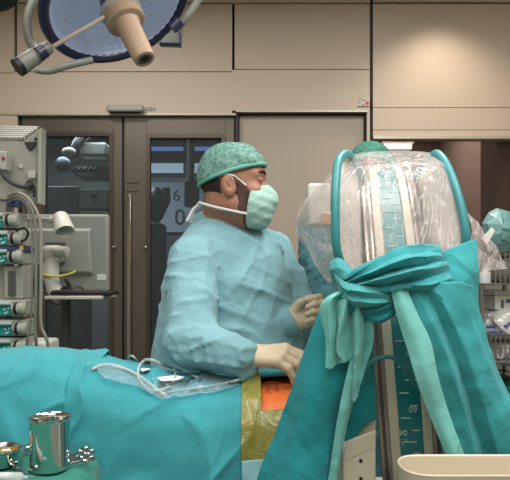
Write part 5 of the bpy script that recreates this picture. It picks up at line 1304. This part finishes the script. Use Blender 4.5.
# ------------------------------------------------------------------ foreground
def foreground():
    # instrument table with its green cover
    ZT = .883; X1 = -.345; X0 = -1.0; Y0 = .86; Y1 = 1.37
    def f(p):
        q = np.abs(p-np.array([(X0+X1)/2, (Y0+Y1)/2, ZT-.25]))-np.array([(X1-X0)/2-.03, (Y1-Y0)/2-.03, .25-.03])
        d = np.linalg.norm(np.maximum(q, 0), axis=-1)+np.minimum(q.max(-1), 0)-.03
        low = np.clip((ZT-.01-p[..., 2])*14, 0, 1)
        d = d-low*(.010*np.sin(p[..., 0]*34+p[..., 1]*41+2*np.sin(p[..., 1]*9))+.008*crease(p, (.6,.7,.2), 6, 151))
        return d-.002*fnoise(p, 7, 3, 2)*(1-low*.0)
    d = sdf_obj('table_cover', f, (X0-.05, Y0-.05, .36), (X1+.06, Y1+.05, ZT+.03), .009, M_green)
    tag(d, 'green cloth over the small instrument table, bottom left', 'cloth')
    t = thing('instrument_table', (-.67, 1.11, 0), 'small instrument table standing under the green cloth', 'table')
    m = MB(); m.box((-.67, 1.11, .82), (.5,.38,.02)); obj('table_top', m, M_steelb, t)
    for sx in (-1, 1):
        for sy in (-1, 1):
            m = MB(); m.tube([(-.67+sx*.2, 1.11+sy*.15, 0), (-.67+sx*.2, 1.11+sy*.15, .82)], .012); obj('leg', m, M_steelb, t)
    # steel beaker
    c = P(50, 470, 1.25); c[2] = ZT+.002
    t = thing('steel_beaker', c, 'tall polished steel beaker with flared rim on the green cloth', 'beaker')
    m = MB(); m.lathe([(0,.0),(0,.035),(.003,.039),(.009,.0402),(.102,.0402),(.106,.0415),(.1085,.0445),(.1095,.0448),(.1095,.0438),(.106,.0402),(.10,.0388),(.01,.0385),(.006,.036),(.005,.0)], c, (0,0,1), 64, caps=False); obj('vessel', m, M_steel, t)
    m = MB(); m.prism([c+np.array([-.041,-.006,.101]), c+np.array([-.050,0,.1095]), c+np.array([-.041,.006,.101]), c+np.array([-.0405,0,.09])], (.002,0,.0)); obj('spout', m, M_steel, t)
    # bowl
    c = P(1, 468, 1.27); c[2] = ZT+.002
    t = thing('steel_bowl', c, 'low steel bowl with brassy liquid at the left edge', 'bowl')
    m = MB(); m.lathe([(0,.0),(0,.026),(.004,.034),(.03,.040),(.036,.0415),(.038,.0435),(.0385,.0425),(.034,.0395),(.006,.032),(.004,.0)], c, (0,0,1), 56, caps=False); obj('vessel', m, M_steel, t)
    m = MB(); m.lathe([(.029,.0),(.0292,.0388)], c, (0,0,1), 48, caps=False); obj('liquid', m, mat('brown liquid', '#8a6a2c', .08, coat=.5), t)
    # ring handled clamps
    def clamp(px, py, Y, ang, lab):
        o = P(px, py, Y); o[2] = ZT+.007
        t = thing('surgical_clamp', o, lab, 'clamp', 'clamps beside the beaker')
        R = np.array(Matrix.Rotation(ang, 3, 'Z'))
        for s in (-1, 1):
            m = MB(); g = lambda x, y, z=0: o+R @ np.array([x, y, z])
            m.tube([g(.0, s*.004), g(.03, s*.007, .003), g(.055, s*.010, .006)], .0028, 8)
            m.tube([g(.07+.014*math.cos(a), s*.013+.011*math.sin(a), .008) for a in np.linspace(0, 6.28, 24, endpoint=False)], .0028, 8, closed=True)
            m.tube([g(0, s*.003), g(-.05, -s*.002, .0)], .0028, 8)
            obj('arm', m, M_steel, t)
        m = MB(); m.lathe([(-.003,.005),(.007,.005)], o, (0,0,1), 14); obj('pivot', m, M_steel, t)
    for k, (px, py, Y, a) in enumerate(((66,462,1.285,.75),(63,466,1.25,.55),(28,466,1.24,2.2),(24,458,1.30,1.3))):
        clamp(px-10, py, Y, a, ['steel clamp right of the beaker, farther ring handle', 'steel clamp right of the beaker, nearer ring handle', 'steel clamp between beaker and bowl, nearest', 'steel clamp between beaker and bowl, farther back'][k])
    # syringe
    a = P(-6, 473, 1.17); a[2] = ZT+.013; b = P(26, 472, 1.17); b[2] = ZT+.013; ax = b-a
    t = thing('syringe', a, 'clear syringe lying on the green cloth in front of the bowl', 'syringe')
    m = MB(); m.lathe([(0,.0098),(.052,.0098),(.055,.008),(.058,.003),(.066,.0028)], a, ax, 24); obj('barrel', m, clear('syringe barrel', '#e6eeee', .35, .05), t)
    m = MB(); m.lathe([(-.05,.005),(.02,.005),(.02,.009),(.03,.009)], a, ax, 20); obj('plunger', m, mat('plunger white', '#d5dbd8', .4), t)
    m = MB(); m.lathe([(.0675,.0012),(.09,.0009)], a, ax, 8); obj('nozzle', m, M_steel, t)
    # cream tray lower right, on its side table
    z0 = .985; xa = .232; xb = .60; yc = .968; hw = .052; rr = .05
    cm = mat('tray cream', '#c9bea8', .35)
    def ring(inset, z, n=96):
        out = []; cx0 = xa+.05; cx1 = xb-.05; r = .05-inset
        for k in range(n):
            a = 2*math.pi*k/n
            cxx = cx1 if math.cos(a) >= 0 else cx0
            out.append([cxx+r*np.sign(math.cos(a))*abs(math.cos(a))**.8, yc+(hw-inset)*np.sign(math.sin(a))*abs(math.sin(a))**.8, z])
        return out
    t = thing('cream_tray', (.41, yc, z0-.085), 'long cream plastic tray with rounded ends, bottom right', 'tray')
    m = MB(); m.grid([ring(.012, z0-.085), ring(.006, z0-.08), ring(.003, z0-.02), ring(.001, z0-.004), ring(.0, z0), ring(.0015, z0+.002), ring(.004, z0), ring(.005, z0-.006), ring(.009, z0-.068), ring(.014, z0-.072)], closed_u=True)
    n = 96; m.f.append(tuple(range(n-1,-1,-1))); m.f.append(tuple(9*n+i for i in range(n))); m.mi += [0,0]
    obj('tray', m, cm, t)
    t = thing('side_table', (.43, .97, 0), 'small steel stand under the cream tray', 'table')
    m = MB(); m.box((.43,.97,z0-.0975), (.42,.16,.02)); obj('table_top', m, M_steelb, t, bevel=.003)
    m = MB(); m.tube([(.56,.95,.0),(.56,.95,z0-.1)], .014); obj('post', m, M_steelb, t)
    m = MB(); m.box((.56,.95,.02), (.3,.3,.03)); obj('base', m, M_greyd, t)
foreground()

# ------------------------------------------------------------------ light and camera
def lights():
    fixture = mat('fixture white', '#e2e2de', .5)
    def panel(x, y, sx, sy, p, col, lab):
        t = thing('ceiling_light', (x, y, 2.95), lab, 'ceiling light')
        m = MB()
        for a in ((sx/2+.015, 0, .03, sy+.06), (-sx/2-.015, 0, .03, sy+.06)): m.box((x+a[0], y, 2.93), (a[2], a[3], .04))
        for a in (sy/2+.015, -sy/2-.015): m.box((x, y+a, 2.93), (sx+.06, .03, .04))
        obj('frame', m, fixture, t)
        l = bpy.data.lights.new('ceiling_light_lamp', 'AREA'); l.shape = 'RECTANGLE'; l.size = sx; l.size_y = sy; l.energy = p; l.color = col
        o = bpy.data.objects.new('ceiling_light_lamp', l); C.objects.link(o); o.location = (x, y, 2.90)
    panel(-1.0, 1.0, 1.2, 1.2, 22, (1,.985,.95), 'square ceiling light panel over the left foreground')
    panel(.75, .55, 1.2, 1.2, 44, (1,.985,.95), 'square ceiling light panel over the right foreground')
    panel(-.1, -.95, 1.8, 1.2, 40, (1,.985,.95), 'wide ceiling panel added behind the viewer as unseen fill light')  # added behind the camera for frontal fill
    panel(-1.0, 2.5, .6, .6, 17, (1,.96,.9), 'small ceiling light panel near the dark doors')
    panel(.7, 1.95, .6, .6, 24, (1,.96,.9), 'small ceiling light panel over the machine')
    # downlight washing the wall above the window
    t = thing('downlight', (1.05, 3.28, 2.95), 'round ceiling downlight close to the wall above the window', 'downlight')
    m = MB(); m.lathe([(0,.07),(.02,.07),(.02,.055),(.0,.055)], (1.05,3.28,2.925), (0,0,1), 32, caps=False); obj('ring', m, fixture, t)
    l = bpy.data.lights.new('downlight_lamp', 'SPOT'); l.energy = 27; l.spot_size = math.radians(120); l.spot_blend = .9; l.color = (1,.83,.66); l.shadow_soft_size = .05
    o = bpy.data.objects.new('downlight_lamp', l); C.objects.link(o); o.location = (1.05,3.22,2.915)
    # corridor and annex: unseen fill lights, the last added for the dark annex end
    for x, y, p, col in ((-1.4, 4.6, 34, (.85,.92,1)), (1.0, 4.3, 26, (1,.85,.75)), (2.5, 4.2, 14, (1,.82,.72))):
        l = bpy.data.lights.new('back_room_fill', 'AREA'); l.size = .8; l.energy = p; l.color = col
        o = bpy.data.objects.new('back_room_fill', l); C.objects.link(o); o.location = (x, y, 2.45)
lights()
w = bpy.data.worlds.new('World'); bpy.context.scene.world = w; w.use_nodes = True
w.node_tree.nodes['Background'].inputs[0].default_value = (.8,.88,1,1); w.node_tree.nodes['Background'].inputs[1].default_value = .05
cam = bpy.data.cameras.new('camera'); co = bpy.data.objects.new('camera', cam); C.objects.link(co)
co.location = (0, 0, EYE); co.rotation_euler = (math.radians(90), 0, 0)
cam.sensor_fit = 'HORIZONTAL'; cam.sensor_width = 36; cam.lens = 36*F/510; cam.shift_y = (HY-240)/510; cam.clip_start = .05
sc = bpy.context.scene; sc.camera = co
vs = sc.view_settings; vs.view_transform = 'Standard'; vs.look = 'None'; vs.gamma = 1; vs.exposure = 0.0; vs.use_curve_mapping = False
